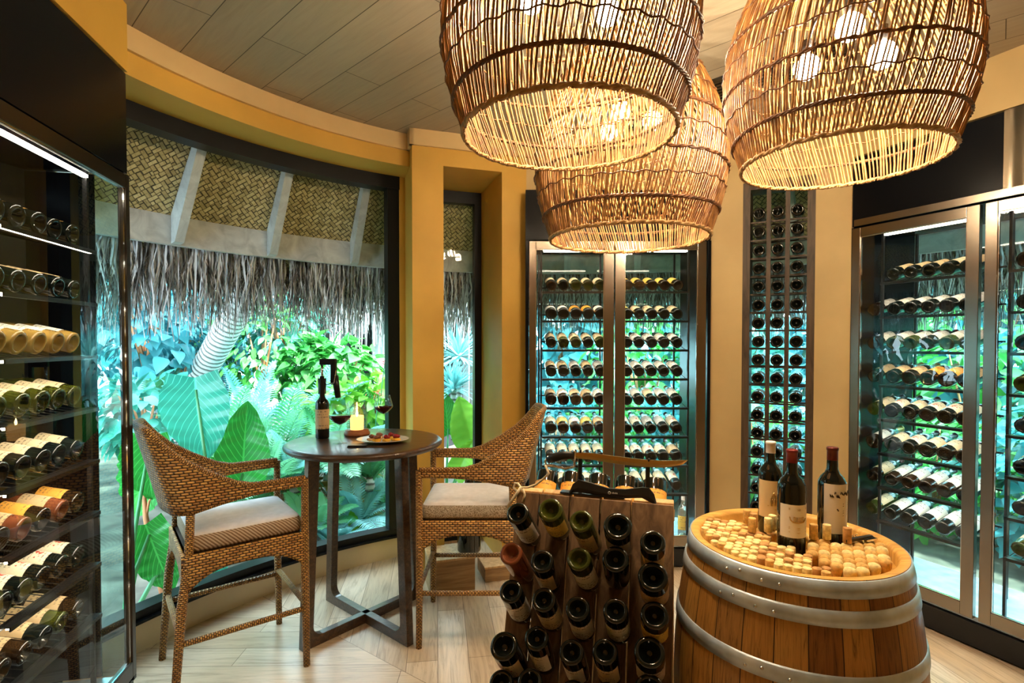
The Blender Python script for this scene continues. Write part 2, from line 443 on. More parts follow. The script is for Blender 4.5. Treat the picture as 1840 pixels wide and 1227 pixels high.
# ---------------------------------------------------------------- mesh building
class MB:
    def __init__(s):
        s.v = []; s.f = []; s.uv = []; s.m = []; s.sm = []; s.slots = []
    def slot(s, mat):
        if mat is None: return 0
        if mat not in s.slots: s.slots.append(mat)
        return s.slots.index(mat)
    def face(s, idx, uv=None, mat=None, smooth=False):
        s.f.append(tuple(idx)); s.uv.append(uv); s.m.append(s.slot(mat)); s.sm.append(smooth)
    def box(s, a, b, T=None, mat=None):
        x0, y0, z0 = a; x1, y1, z1 = b
        P = [Vector(p) for p in ((x0, y0, z0), (x1, y0, z0), (x1, y1, z0), (x0, y1, z0), (x0, y0, z1), (x1, y0, z1), (x1, y1, z1), (x0, y1, z1))]
        if T is not None: P = [T @ p for p in P]
        n = len(s.v); s.v += P
        for q in ((0, 3, 2, 1), (4, 5, 6, 7), (0, 1, 5, 4), (1, 2, 6, 5), (2, 3, 7, 6), (3, 0, 4, 7)):
            s.face([n + i for i in q], mat=mat)
        return s
    def prism(s, pts, z0, z1, T=None, mat=None, smooth=False):
        """pts counter-clockwise in plan"""
        n = len(s.v); k = len(pts)
        lo = [Vector((p[0], p[1], z0)) for p in pts]; hi = [Vector((p[0], p[1], z1)) for p in pts]
        if T is not None: lo = [T @ p for p in lo]; hi = [T @ p for p in hi]
        s.v += lo + hi
        s.face([n + i for i in reversed(range(k))], mat=mat); s.face([n + k + i for i in range(k)], mat=mat)
        for i in range(k):
            j = (i + 1) % k
            s.face((n + i, n + j, n + k + j, n + k + i), mat=mat, smooth=smooth)
        return s
    def tube(s, path, rad, seg=8, cap=True, mat=None, smooth=True, closed=False, sx=1.0, vlen=0.0):
        P = [Vector(p) for p in path]; k = len(P)
        rads = rad if isinstance(rad, (list, tuple)) else [rad] * k
        n0 = len(s.v); up = None; L = 0; Ls = []
        for i in range(k):
            if closed: t = P[(i + 1) % k] - P[i - 1]
            else: t = P[min(i + 1, k - 1)] - P[max(i - 1, 0)]
            if t.length < 1e-9: t = Vector((0, 0, 1))
            t.normalize()
            if up is None:
                up = Vector((0, 0, 1)) if abs(t.z) < .9 else Vector((1, 0, 0))
            a = t.cross(up)
            if a.length < 1e-6: a = t.orthogonal()
            a.normalize(); b = a.cross(t).normalized(); up = b
            if i: L += (P[i] - P[i - 1]).length
            Ls.append(L)
            for j in range(seg):
                w = 2 * pi * j / seg
                s.v.append(P[i] + (a * cos(w) * sx + b * sin(w)) * rads[i])
        for i in range(k if closed else k - 1):
            i2 = (i + 1) % k
            for j in range(seg):
                j2 = (j + 1) % seg
                c = 2 * pi * max(rads[i], .001)
                u0, u1 = c * j / seg, c * (j + 1) / seg
                w0 = Ls[i]; w1 = Ls[i2] if i2 else Ls[i] + .02
                s.face((n0 + i * seg + j, n0 + i * seg + j2, n0 + i2 * seg + j2, n0 + i2 * seg + j), [(u0, w0), (u1, w0), (u1, w1), (u0, w1)], mat, smooth)
        if cap and not closed:
            s.face([n0 + j for j in reversed(range(seg))], mat=mat)
            s.face([n0 + (k - 1) * seg + j for j in range(seg)], mat=mat)
        return s
    def lathe(s, prof, seg=24, T=None, mat=None, a0=0, a1=2 * pi, smooth=True, uvs=1.0):
        """prof: list of (r, z); full or partial turn"""
        full = abs(a1 - a0 - 2 * pi) < 1e-6
        cols = seg if full else seg + 1
        n0 = len(s.v); k = len(prof)
        for (r, z) in prof:
            for j in range(cols):
                w = a0 + (a1 - a0) * j / seg
                p = Vector((r * cos(w), r * sin(w), z))
                s.v.append(T @ p if T is not None else p)
        L = [0]
        for i in range(1, k): L.append(L[-1] + hypot(prof[i][0] - prof[i - 1][0], prof[i][1] - prof[i - 1][1]))
        tot = max(L[-1], 1e-6)
        for i in range(k - 1):
            for j in range(seg):
                j2 = (j + 1) % cols
                uv = [(j / seg * uvs, L[i] / tot), ((j + 1) / seg * uvs, L[i] / tot), ((j + 1) / seg * uvs, L[i + 1] / tot), (j / seg * uvs, L[i + 1] / tot)]
                s.face((n0 + i * cols + j, n0 + i * cols + j2, n0 + (i + 1) * cols + j2, n0 + (i + 1) * cols + j), uv, mat, smooth)
        return s
    def grid(s, pts, uvs=None, mat=None, smooth=True, closed_u=False):
        """pts[i][j]"""
        n0 = len(s.v); a = len(pts); b = len(pts[0])
        for row in pts: s.v += [Vector(p) for p in row]
        for i in range(a - 1 + (1 if closed_u else 0)):
            i2 = (i + 1) % a
            for j in range(b - 1):
                uv = [uvs[i][j], uvs[i2][j], uvs[i2][j + 1], uvs[i][j + 1]] if uvs else None
                s.face((n0 + i * b + j, n0 + i2 * b + j, n0 + i2 * b + j + 1, n0 + i * b + j + 1), uv, mat, smooth)
        return s
    def sphere(s, c, r, seg=12, rings=8, mat=None, sz=1.0):
        prof = [(max(1e-5, r * sin(pi * i / rings)), -r * sz * cos(pi * i / rings)) for i in range(rings + 1)]
        return s.lathe(prof, seg, Matrix.Translation(Vector(c)), mat)
    def mesh(s, name, mat=None):
        me = bpy.data.meshes.new(name)
        me.from_pydata([tuple(v) for v in s.v], [], s.f)
        if mat is not None: me.materials.append(M[mat] if isinstance(mat, str) else mat)
        for q in s.slots: me.materials.append(M[q])
        if s.slots and mat is None: me.polygons.foreach_set('material_index', s.m)
        me.polygons.foreach_set('use_smooth', s.sm)
        if any(u is not None for u in s.uv):
            L = me.uv_layers.new(name='UVMap'); d = []
            for u, f in zip(s.uv, s.f):
                if u is None: d += [0.0] * (2 * len(f))
                else:
                    for q in u: d += [q[0], q[1]]
            L.data.foreach_set('uv', d)
        me.validate(); me.update()
        return me
    def build(s, name, mat=None, parent=None, loc=None, rot=None):
        return put(name, s.mesh(name, mat), parent, loc, rot)

def put(name, me, parent=None, loc=None, rot=None):
    o = bpy.data.objects.new(name, me); COL.objects.link(o)
    if parent is not None: o.parent = parent
    if loc is not None: o.location = loc
    if rot is not None: o.rotation_euler = rot
    return o
def tag(o, label, cat, group=None, kind=None):
    if label: o['label'] = label
    if cat: o['category'] = cat
    if group: o['group'] = group
    if kind: o['kind'] = kind
    return o
def struct(o):
    o['kind'] = 'structure'; return o
def thing(name, label, cat, loc=(0, 0, 0), rotz=0, group=None, mat=None):
    o = bpy.data.objects.new(name, None); COL.objects.link(o)
    o.empty_display_size = .05
    if mat is not None: o.matrix_world = mat
    else:
        o.location = loc; o.rotation_euler = (0, 0, rotz)
    return tag(o, label, cat, group)
def bevel(o, w=.003, seg=2):
    m = o.modifiers.new('bevel', 'BEVEL'); m.width = w; m.segments = seg; m.limit_method = 'ANGLE'; m.angle_limit = R(40)
    return o
def copy_tree(o, parent=None):
    c = o.copy(); COL.objects.link(c)
    if parent is not None: c.parent = parent
    for ch in o.children: copy_tree(ch, c)
    return c
def ordinal(k): return ('first', 'second', 'third', 'fourth', 'fifth', 'sixth', 'seventh', 'eighth', 'ninth', 'tenth', 'eleventh', 'twelfth', 'thirteenth', 'fourteenth', 'fifteenth', 'sixteenth', 'seventeenth', 'eighteenth', 'nineteenth', 'twentieth', 'twenty-first', 'twenty-second')[k]
# ---------------------------------------------------------------- room shell
CC = Vector((.457, 1.66))          # centre of the round wall
ZC = 2.94
def arc(r, t0, t1, n=40):
    return [(CC.x + r * cos(t0 + (t1 - t0) * i / n), CC.y + r * sin(t0 + (t1 - t0) * i / n)) for i in range(n + 1)]
def sector(mb, r0, r1, t0, t1, z0, z1, n=40, mat=None):
    a = arc(r0, t0, t1, n); b = arc(r1, t0, t1, n)
    rows = [[(a[i][0], a[i][1], z0), (b[i][0], b[i][1], z0), (b[i][0], b[i][1], z1), (a[i][0], a[i][1], z1), (a[i][0], a[i][1], z0)] for i in range(n + 1)]
    mb.grid(rows, mat=mat, smooth=False)
    k = len(mb.v) - 5 * (n + 1)
    mb.face((k, k + 1, k + 2, k + 3), mat=mat); k2 = len(mb.v) - 5
    mb.face((k2 + 3, k2 + 2, k2 + 1, k2), mat=mat)
    return mb
def ang(p): return atan2(p[1] - CC.y, p[0] - CC.x)

PL = Vector((-1.587, 2.23)); DL = Vector((.2, -.98)).normalized()
PR = Vector((2.059, 3.255)); DR = Vector((.41, -.912)).normalized()
PA = Vector((-.652, 3.506)); PB = Vector((.10, 3.753)); DP = (PB - PA).normalized(); NP = Vector((-DP.y, DP.x))  # outward
PD = Vector((1.345, 3.665)); DD = (PR - PD).normalized(); ND = Vector((-DD.y, DD.x))
def v2(p): return (p.x, p.y)
NL = Vector((DL.y, -DL.x)) * 1.0      # outward from the left cabinet front
if NL.x > 0: NL = -NL
NR = Vector((-DR.y, DR.x))
if NR.x < 0: NR = -NR

# ceiling and floor
mb = MB(); mb.prism([(-3.0, -1.8), (3.4, -1.8), (3.4, 4.3), (-3.0, 4.3)], ZC, ZC + .14)
struct(mb.build('ceiling', 'ceiling_planks'))
mb = MB()
fl = [(-1.75, -1.7), (2.9, -1.7), (2.9, 2.2), (2.62, 3.4), (2.0, 3.9), (.1, 4.3), (-.3, 4.36), (-.72, 4.2)] + [p for p in arc(2.56, ang((-.75, 3.87)), R(167), 24)] + [(-2.1, 2.2), (-1.75, 1.0)]
mb.prism(fl, -.12, 0)
struct(mb.build('floor', 'oak_floor'))

def wallprism(name, pts, z0, z1, mat):
    # make counter-clockwise
    a = sum(pts[i][0] * pts[(i + 1) % len(pts)][1] - pts[(i + 1) % len(pts)][0] * pts[i][1] for i in range(len(pts)))
    if a < 0: pts = pts[::-1]
    return struct(MB().prism(pts, z0, z1).build(name, mat))
def seg(p, q, n, th): return [v2(p), v2(q), v2(q + n * th), v2(p + n * th)]
LQ = PL + DL * 1.17
wallprism('wall_left', seg(PL, LQ, NL, .62), 2.665, ZC, 'mustard_paint')
wallprism('wall_left', [(LQ.x, LQ.y), (-1.35, -1.6), (-1.5, -1.6), (LQ.x - .62, LQ.y)], 0, ZC, 'mustard_paint')
RQ = PR + DR * 1.42
wallprism('wall_right', seg(PR, RQ, NR, .62), 2.665, ZC, 'cream_paint')
wallprism('wall_right', [(RQ.x, RQ.y), (2.66, -1.6), (2.85, -1.6), (RQ.x + .6, RQ.y + .1)], 0, ZC, 'cream_paint')
wallprism('wall_back', [(-1.5, -1.6), (2.85, -1.6), (2.85, -1.75), (-1.5, -1.75)], 0, ZC, 'cream_paint')
# pier with the deep window niche
def onPA(px):
    a, b = ray(px, 615)
    # intersection of viewing ray with the pier face
    t = (PA.y - 0 - (PA.x) * DP.y / DP.x) / (1 - a * DP.y / DP.x)
    return Vector((a * t, t))
N0 = onPA(797.5); N1 = onPA(902); ND_ = .62
wallprism('wall_back', seg(PA, N0, NP, ND_), 0, ZC, 'mustard_paint')
wallprism('wall_back', seg(N1, PB, NP, ND_), 0, ZC, 'mustard_paint')
wallprism('wall_back', seg(N0, N1, NP, ND_), 2.72, ZC, 'mustard_paint')
wallprism('wall_back', [(PB.x, PB.y), (1.44, 3.74), (1.44, 3.95), (PB.x, 3.95)], 2.585, ZC, 'cream_paint')
# diagonal wall with the bottle rack
def onD(px):
    a, b = ray(px, 615)
    k = DD.y / DD.x
    t = (PD.y - PD.x * k) / (1 - a * k)
    return Vector((a * t, t))
D0 = onD(1333); D1 = onD(1463)
wallprism('wall_right', [v2(PD), v2(D0), v2(D0 + ND * .16), (1.46, 3.86), (1.36, 3.80)], 0, ZC, 'cream_paint')
wallprism('wall_right', [v2(D1), v2(PR), v2(PR + NR * .62), v2(D1 + ND * .16)], 0, ZC, 'cream_paint')
wallprism('wall_right', seg(D0, D1, ND, .16), 2.60, ZC, 'cream_paint')
# crown trims
def crown(name, p, q, n, mat='crown_paint', z0=2.834):
    wallprism(name, [v2(p - n * .018), v2(q - n * .018), v2(q + n * .02), v2(p + n * .02)], z0, ZC - .001, mat)
crown('trim_1', PA - DP * .018, PB, NP)
crown('trim_2', PD, PR, ND)
crown('trim_3', Vector((PB.x, 3.74)), Vector((1.40, 3.74)), Vector((0, 1)))
wallprism('trim_4', [v2(PA - DP * .018 - NP * .018), v2(PA - DP * .018 + NP * .4), v2(PA + DP * .01 + NP * .4), v2(PA + DP * .01 - NP * .018)], 2.834, ZC - .001, 'crown_paint')
# round band over the window
tA = ang((-.78, 3.86)) - R(1.5); tZ = R(169)
mb = MB(); sector(mb, 2.27, 2.64, tA, tZ, 2.73, ZC)
struct(mb.build('wall_back', 'mustard_paint'))
mb = MB(); sector(mb, 2.25, 2.30, tA, tZ, 2.834, ZC - .001)
struct(mb.build('trim_5', 'crown_paint'))
mb = MB(); sector(mb, 2.52, 2.72, tA, tZ, 0, .145)
struct(mb.build('baseboard_window', 'kerb_paint'))
# end strip beside the window
def circ_ray(px, r):
    a, b = ray(px, 615)
    A = a * a + 1; B = -2 * (a * CC.x + CC.y); C_ = CC.x ** 2 + CC.y ** 2 - r * r
    t = (-B + sqrt(B * B - 4 * A * C_)) / (2 * A)
    return Vector((a * t, t))
tW0 = ang(circ_ray(718, 2.53)); tW1 = R(164.8)
mb = MB(); sector(mb, 2.52, 2.75, tA, tW0 , .145, 2.73, 4)
struct(mb.build('wall_back', 'mustard_paint'))
mb = MB(); sector(mb, 2.45, 2.75, tW1 + R(1.2), tZ + R(4), .0, 2.73, 4)
struct(mb.build('wall_left', 'black_frame'))
# big curved window
win = bpy.data.objects.new('window_1', None); COL.objects.link(win); struct(win)
mb = MB()
sector(mb, 2.525, 2.62, tW0, tW1 + R(1.2), .145, .205)
sector(mb, 2.515, 2.62, tW0, tW1 + R(1.2), 2.64, 2.73)
sector(mb, 2.53, 2.61, tW0, tW0 + R(1.9), .2, 2.65, 3)
sector(mb, 2.53, 2.61, tW1, tW1 + R(1.2), .2, 2.65, 3)
mb.build('window_frame', 'black_frame', win)
mb = MB()
a = arc(2.575, tW0, tW1, 48)
mb.grid([[(p[0], p[1], .2), (p[0], p[1], 2.65)] for p in a])
mb.build('window_pane', 'window_glass', win)
mb = MB(); sector(mb, 2.50, 2.535, tW0, tW1, .147, .16)
mb.build('window_sill', 'black_frame', win)
# niche window
win = bpy.data.objects.new('window_2', None); COL.objects.link(win); struct(win)
def T2(p, d, n, z=0):   # frame with x along d, y along n
    return Matrix(((d.x, n.x, 0, p.x), (d.y, n.y, 0, p.y), (0, 0, 1, z), (0, 0, 0, 1)))
TN = T2(N0, DP, NP)
nw = (N1 - N0).length
mb = MB()
mb.box((0, .55, 0), (.045, .62, 2.72), TN); mb.box((nw - .055, .55, 0), (nw, .62, 2.72), TN)
mb.box((.045, .55, 2.63), (nw - .055, .62, 2.72), TN); mb.box((.045, .55, 0), (nw - .055, .62, .12), TN)
mb.build('window_frame', 'black_frame', win)
mb = MB(); mb.box((.045, .58, .12), (nw - .055, .59, 2.63), TN)
mb.build('window_pane', 'window_glass', win)

# ceiling vent
vc = Vector((1.12, 2.99)); vd = Vector((cos(R(-45)), sin(R(-45)))); vn = Vector((-vd.y, vd.x))
t = thing('ceiling_vent', 'dark slatted air vent set into the plank ceiling between the lampshades', 'vent', (vc.x, vc.y, ZC - .012))
TV = T2(Vector((0, 0)), vd, vn)
mb = MB()
for (a, b) in (((-.65, -.14, 0), (.65, -.12, .012)), ((-.65, .12, 0), (.65, .14, .012)), ((-.65, -.12, 0), (-.63, .12, .012)), ((.63, -.12, 0), (.65, .12, .012))):
    mb.box(a, b, TV)
mb.build('frame', 'dark_steel', t)
mb = MB()
for k in range(7):
    y = -.105 + k * .035
    mb.box((-.63, y - .011, 0), (.63, y + .006, .010), TV)
mb.build('slats', 'dark_steel', t)
mb = MB(); mb.box((-.63, -.12, .0105), (.63, .12, .0118), TV); mb.build('backing', 'black_metal', t)

# ---------------------------------------------------------------- bottles
CACHE = {}
def prof(kind):
    if kind == 'bordeaux':
        return [(.0001, .030), (.009, .028), (.018, .017), (.0245, .004), (.0265, .0008), (.0285, 0), (.0325, .0002), (.0355, .002), (.0370, .005), (.0375, .008), (.0375, .188), (.036, .200), (.030, .213), (.020, .224), (.0152, .236), (.0142, .262), (.0142, .290), (.0155, .291), (.0155, .298), (.013, .300), (.0001, .300)]
    if kind == 'burgundy':
        return [(.0001, .032), (.010, .029), (.020, .017), (.0265, .004), (.0285, .0008), (.0305, 0), (.0350, .0002), (.0385, .002), (.040, .005), (.0405, .008), (.0405, .145), (.039, .165), (.032, .190), (.022, .215), (.0155, .238), (.0145, .262), (.0145, .290), (.016, .291), (.016, .297), (.013, .299), (.0001, .299)]
    return [(.0001, .036), (.011, .033), (.022, .020), (.029, .005), (.0315, .001), (.0335, 0), (.038, .0002), (.0415, .002), (.0435, .005), (.044, .009), (.044, .15), (.042, .175), (.034, .205), (.022, .238), (.0165, .262), (.0155, .285), (.0175, .286), (.0175, .300), (.015, .302), (.0001, .302)]
def bottle_mesh(kind, glass, seg):
    k = ('b', kind, glass, seg)
    if k not in CACHE:
        CACHE[k] = MB().lathe(prof(kind), seg).mesh('bottle_glass', glass)
    return CACHE[k]
LZ = {'bordeaux': (.055, .165, .0381), 'burgundy': (.045, .13, .0411), 'champagne': (.05, .14, .0446)}
def label_mesh(kind, lab, seg, tall=1.0):
    k = ('l', kind, lab, seg, tall)
    if k not in CACHE:
        z0, z1, r = LZ[kind]; z1 = z0 + (z1 - z0) * tall
        mb = MB()
        n = 10
        rows = []; uv = []
        for i in range(n + 1):
            w = R(-78 + 156 * i / n)
            rows.append([(r * cos(w), r * sin(w), z0), (r * cos(w), r * sin(w), z1)])
            uv.append([(i / n, 0), (i / n, 1)])
        mb.grid(rows, uv)
        CACHE[k] = mb.mesh('bottle_label', lab)
    return CACHE[k]
def cap_mesh(kind, foil, seg, low=.238):
    k = ('c', kind, foil, seg, low)
    if k not in CACHE:
        pr = [(a + .0006, b) for a, b in prof(kind) if b >= low and a > .01]
        pr += [(.0001, pr[-1][1] + .0008)]
        CACHE[k] = MB().lathe(pr, seg).mesh('bottle_capsule', foil)
    return CACHE[k]
def bottle(mat, label, kind='bordeaux', glass='dark_glass', lab='label_cream', foil='foil_black', seg=16, group=None, tall=1.0, name='wine_bottle'):
    t = thing(name, label, 'bottle', mat=mat, group=group)
    put('glass_body', bottle_mesh(kind, glass, seg), t)
    if lab: put('paper_label', label_mesh(kind, lab, seg, tall), t)
    if foil: put('foil_capsule', cap_mesh(kind, foil, seg), t)
    return t
def lie(base, axis, up=Vector((0, 0, 1)), roll=0.0):
    z = axis.normalized(); x = (up - z * up.dot(z)).normalized(); y = z.cross(x)
    m = Matrix(((x.x, y.x, z.x, base.x), (x.y, y.y, z.y, base.y), (x.z, y.z, z.z, base.z), (0, 0, 0, 1)))
    return m @ Matrix.Rotation(roll, 4, 'Z')

# ---------------------------------------------------------------- wine cabinets
ZS = [1.897 - .2 * k for k in range(8)]
TILT = R(13)
def cabinet(where, label, P, D, Nn, width, doors, zpanel, back='back_glass', ztop=2.235, zd=.155, depth=.60, mull=None, ends=(True, True), inner=None, name='wine_cabinet', dmat='steel'):
    """P: left or far front corner, D: along the front, Nn: into the cabinet"""
    th = atan2(D.y, D.x)
    cross = D.x * Nn.y - D.y * Nn.x
    sgn = 1 if cross > 0 else -1
    t = thing(name, label, 'wine cabinet', (P.x, P.y, 0), th)
    def bx(mb, x0, x1, y0, y1, z0, z1, mat=None):
        ya, yb = sorted((y0 * sgn, y1 * sgn))
        mb.box((min(x0, x1), ya, z0), (max(x0, x1), yb, z1), None, mat); return mb
    # carcass
    mb = MB()
    bx(mb, 0, width, .03, depth, 0, .135)
    bx(mb, 0, width, .02, depth, ztop + .005, zpanel)
    for (x0, x1, e) in ((0, .022, ends[0]), (width - .022, width, ends[1])):
        if e: bx(mb, x0, x1, .0, depth, .135, ztop + .005)
        else:
            bx(mb, x0, x1, .0, .035, .135, ztop + .005); bx(mb, x0, x1, depth - .035, depth, .135, ztop + .005)
    bevel(mb.build('carcass', 'black_panel', t), .002)
    mb = MB(); bx(mb, .0, width, .012, .03, .01, .13); mb.build('plinth', 'black_metal', t)
    mb = MB(); bx(mb, .0, width, .008, .02, ztop + .012, zpanel - .002); mb.build('header_panel', 'black_panel', t)
    mb = MB(); bx(mb, .022, width - .022, .03, depth - .02, .1351, .16); mb.build('deck', 'galvanised', t)
    # back
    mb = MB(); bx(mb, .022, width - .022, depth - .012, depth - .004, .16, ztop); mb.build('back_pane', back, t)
    for (x0, x1, e) in ((.004, .012, ends[0]), (width - .012, width - .004, ends[1])):
        if not e:
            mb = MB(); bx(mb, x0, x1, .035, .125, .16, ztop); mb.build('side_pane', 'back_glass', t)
            mb = MB(); bx(mb, x0, x1, .125, depth - .035, .16, ztop); mb.build('reflection_panel', 'black_panel', t)  # added dark sheet standing in for the dark reflection in the glass
    # doors
    for (x0, x1, fw) in doors:
        mb = MB()
        bx(mb, x0, x0 + fw[0], -.002, .028, zd, ztop); bx(mb, x1 - fw[1], x1, -.002, .028, zd, ztop)
        bx(mb, x0 + fw[0], x1 - fw[1], -.002, .028, ztop - .055, ztop); bx(mb, x0 + fw[0], x1 - fw[1], -.002, .028, zd, zd + .065)
        d = bevel(mb.build('door', dmat, t), .002)
        mb = MB(); bx(mb, x0 + fw[0], x1 - fw[1], .010, .016, zd + .065, ztop - .055); mb.build('glass_pane', 'cabinet_glass', d)
        mb = MB()
        xa, xb, za, zb = x0 + fw[0], x1 - fw[1], zd + .065, ztop - .055
        for q in ((xa, xa + .004, za, zb), (xb - .004, xb, za, zb), (xa, xb, za, za + .004), (xa, xb, zb - .004, zb)):
            bx(mb, q[0], q[1], .004, .0095, q[2], q[3])
        mb.build('gasket', 'chrome', d)
    # racks: (x0, x1) bays
    for (x0, x1) in inner:
        mb = MB()
        for x in (x0 - .012, x1):
            bx(mb, x, x + .012, .07, .085, .16, ztop - .02); bx(mb, x, x + .012, .40, .415, .16, ztop - .02)
        mb.build('upright', 'black_metal', t)
        for z in ZS:
            mb = MB()
            bx(mb, x0, x1, .068, .08, z - .008, z + .004); bx(mb, x0, x1, .040, .045, z - .011, z + .003); bx(mb, x0, x1, .045, .068, z, z + .003)
            bx(mb, x0, x1, .36, .37, z + .052, z + .062)
            nx = max(2, int((x1 - x0) / .0435))
            for i in range(nx + 1):
                x = x0 + .004 + (x1 - x0 - .008) * i / nx
                ya = .078 * sgn; yb = .37 * sgn
                mb.tube([(x, ya, z - .002), (x, yb, z + .058)], .002, 4)
            sh = mb.build('shelf', 'black_metal', t)
            mb = MB(); bx(mb, x0 + .01, x1 - .01, .0455, .060, z - .009, z - .001); mb.build('light_strip', 'led_strip', sh)
        mb = MB(); bx(mb, x0 + .01, x1 - .01, .06, .078, ztop - .06, ztop - .05); mb.build('light_strip', 'led_strip', t)
    return t, th, sgn
GL = ['dark_glass'] * 8 + ['brown_glass'] * 2 + ['olive_glass']
LB = ['label_cream'] * 7 + ['label_white'] * 5 + ['label_tan'] * 3 + ['label_yellow'] + ['label_motif'] * 2 + ['label_grey']
CAPS = ['foil_black'] * 5 + ['foil_red', 'foil_maroon', 'foil_maroon', 'foil_gold']
CN = {'label_cream': 'cream', 'label_white': 'white', 'label_tan': 'tan', 'label_orange': 'orange', 'label_yellow': 'yellow', 'label_motif': 'red-marked', 'label_grey': 'grey'}
RN = ['top', 'second', 'third', 'fourth', 'fifth', 'sixth', 'seventh', 'bottom']
def fill(P, D, Nn, xs, tail, group, style=None, ydep=.088, from_word='from left', rows=range(8), extra=0):
    for r in rows:
        z = ZS[r]
        # bottles on one shelf tend to be the same wine
        base = (rnd.choice(GL), rnd.choice(LB), rnd.choice(CAPS), rnd.choice(['bordeaux', 'bordeaux', 'burgundy']))
        for i, x in enumerate(xs):
            g, l, c, k = base
            if rnd.random() < .22: l = rnd.choice(LB)
            if rnd.random() < .15: g = rnd.choice(GL)
            if style: g, l, c, k = style(r, i, g, l, c, k)
            rr = .0375 if k == 'bordeaux' else .0405
            ax = Vector((Nn.x * cos(TILT), Nn.y * cos(TILT), sin(TILT)))
            b = Vector((P.x, P.y, 0)) + Vector((D.x, D.y, 0)) * x + Vector((Nn.x, Nn.y, 0)) * (ydep + rnd.uniform(-.004, .006))
            b.z = z + .004 + rr / cos(TILT) + .0045
            lab = '%s-label bottle, %s %s on %s shelf, %s' % (CN[l], ordinal(i), from_word, RN[r], tail)
            bottle(lie(b, ax, roll=R(rnd.uniform(-9, 9))), lab, k, g, l, c, 14, group)
# centre cabinet
cP = Vector((.092, 3.634)); cD = Vector((1, 0)); cN = Vector((0, 1))
CW = 1.339 - .092 + .012
def lx(px, Y=3.634): return ray(px, 615)[0] * Y - cP.x
cabinet('c', 'black and steel two-door wine fridge, the middle one facing the room', cP, cD, cN, CW,
        [(lx(950.5), lx(1103), (.046, .068)), (lx(1105), lx(1268.5), (.066, .060))], 2.585, inner=[(lx(974, 3.7), lx(1091, 3.7)), (lx(1113, 3.7), lx(1236, 3.7))])
fill(cP, cD, cN, [lx(q, 3.72) for q in (990.8, 1013, 1035.3, 1057.3, 1079.5)], 'left door of middle fridge', 'bottles in the middle fridge',
     lambda r, i, g, l, c, k: (('olive_glass' if i > 1 else 'dark_glass'), 'label_cream', c, k) if r == 0 else ((g, 'label_orange', c, k) if r == 1 and i in (2, 3) else (g, l, c, k)))
fill(cP, cD, cN, [lx(q, 3.72) for q in (1127.5, 1149.5, 1172, 1194.5, 1218)], 'right door of middle fridge', 'bottles in the middle fridge')
# right cabinet
cabinet('r', 'black and steel wine fridge with two doors, at the right behind the barrel', PR, DR, NR, 1.40,
        [(.004, .645, (.05, .055)), (.668, 1.385, (.05, .05))], 2.66, inner=[(.145, .60), (.745, 1.33)])
fill(PR, DR, NR, [.085], 'mirror-image stand-in, left edge of right fridge', 'bottles in the right fridge', from_word='alone', rows=range(1, 8))  # extra bottle column modelled in place of a reflection in the side wall
fill(PR, DR, NR, [.19 + .0905 * i for i in range(5)], 'far door of right fridge', 'bottles in the right fridge',
     lambda r, i, g, l, c, k: (g, 'label_orange', c, k) if (r == 3 and i in (2, 3)) else (g, ('label_white' if i % 2 else 'label_cream') if l == 'label_yellow' else l, c, k))
fill(PR, DR, NR, [.79 + .0905 * i for i in range(4)], 'near door of right fridge', 'bottles in the right fridge')
# left cabinet: its front runs towards the camera
def lstyle(r, i, g, l, c, k):
    if r == 2: return ('amber_glass', 'label_white', 'foil_white', 'burgundy')
    if r == 3: return ('olive_glass', 'label_cream', 'foil_gold', 'burgundy')
    if r == 0: return ('dark_glass', 'label_orange', c, 'burgundy')
    if r == 5: return ('rose_glass' if i % 2 else 'brown_glass', 'label_tan' if i % 2 else 'label_orange', 'foil_gold', 'burgundy')
    if r == 6: return ('dark_glass', 'label_motif', c, 'burgundy')
    if r == 4: return ('dark_glass', 'label_cream', c, 'burgundy')
    return (g, l, c, k)
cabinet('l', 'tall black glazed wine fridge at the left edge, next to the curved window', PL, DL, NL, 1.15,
        [(.004, 1.14, (.03, .05))], 2.66, inner=[(.17, .66)], ends=(False, True), back='black_panel', dmat='dark_steel')  # black back also stands in for dark reflections behind the bottles
fill(PL, DL, NL, [.225 + .096 * i for i in range(5)], 'left-hand fridge', 'bottles in the left-hand fridge', lstyle, from_word='from window end')

rc = [o for o in COL.objects if o.name.startswith('wine_cabinet') and o.get('label', '').startswith('black and steel wine fridge with two doors')][0]
bevel(MB().box((.735, -.002, 2.245), (1.39, .0075, 2.66)).build('steel_header', 'brushed_steel', rc), .001)
bevel(MB().box((.02, -.010, 2.245), (1.39, -.0025, 2.285)).build('header_trim', 'steel', rc), .001)
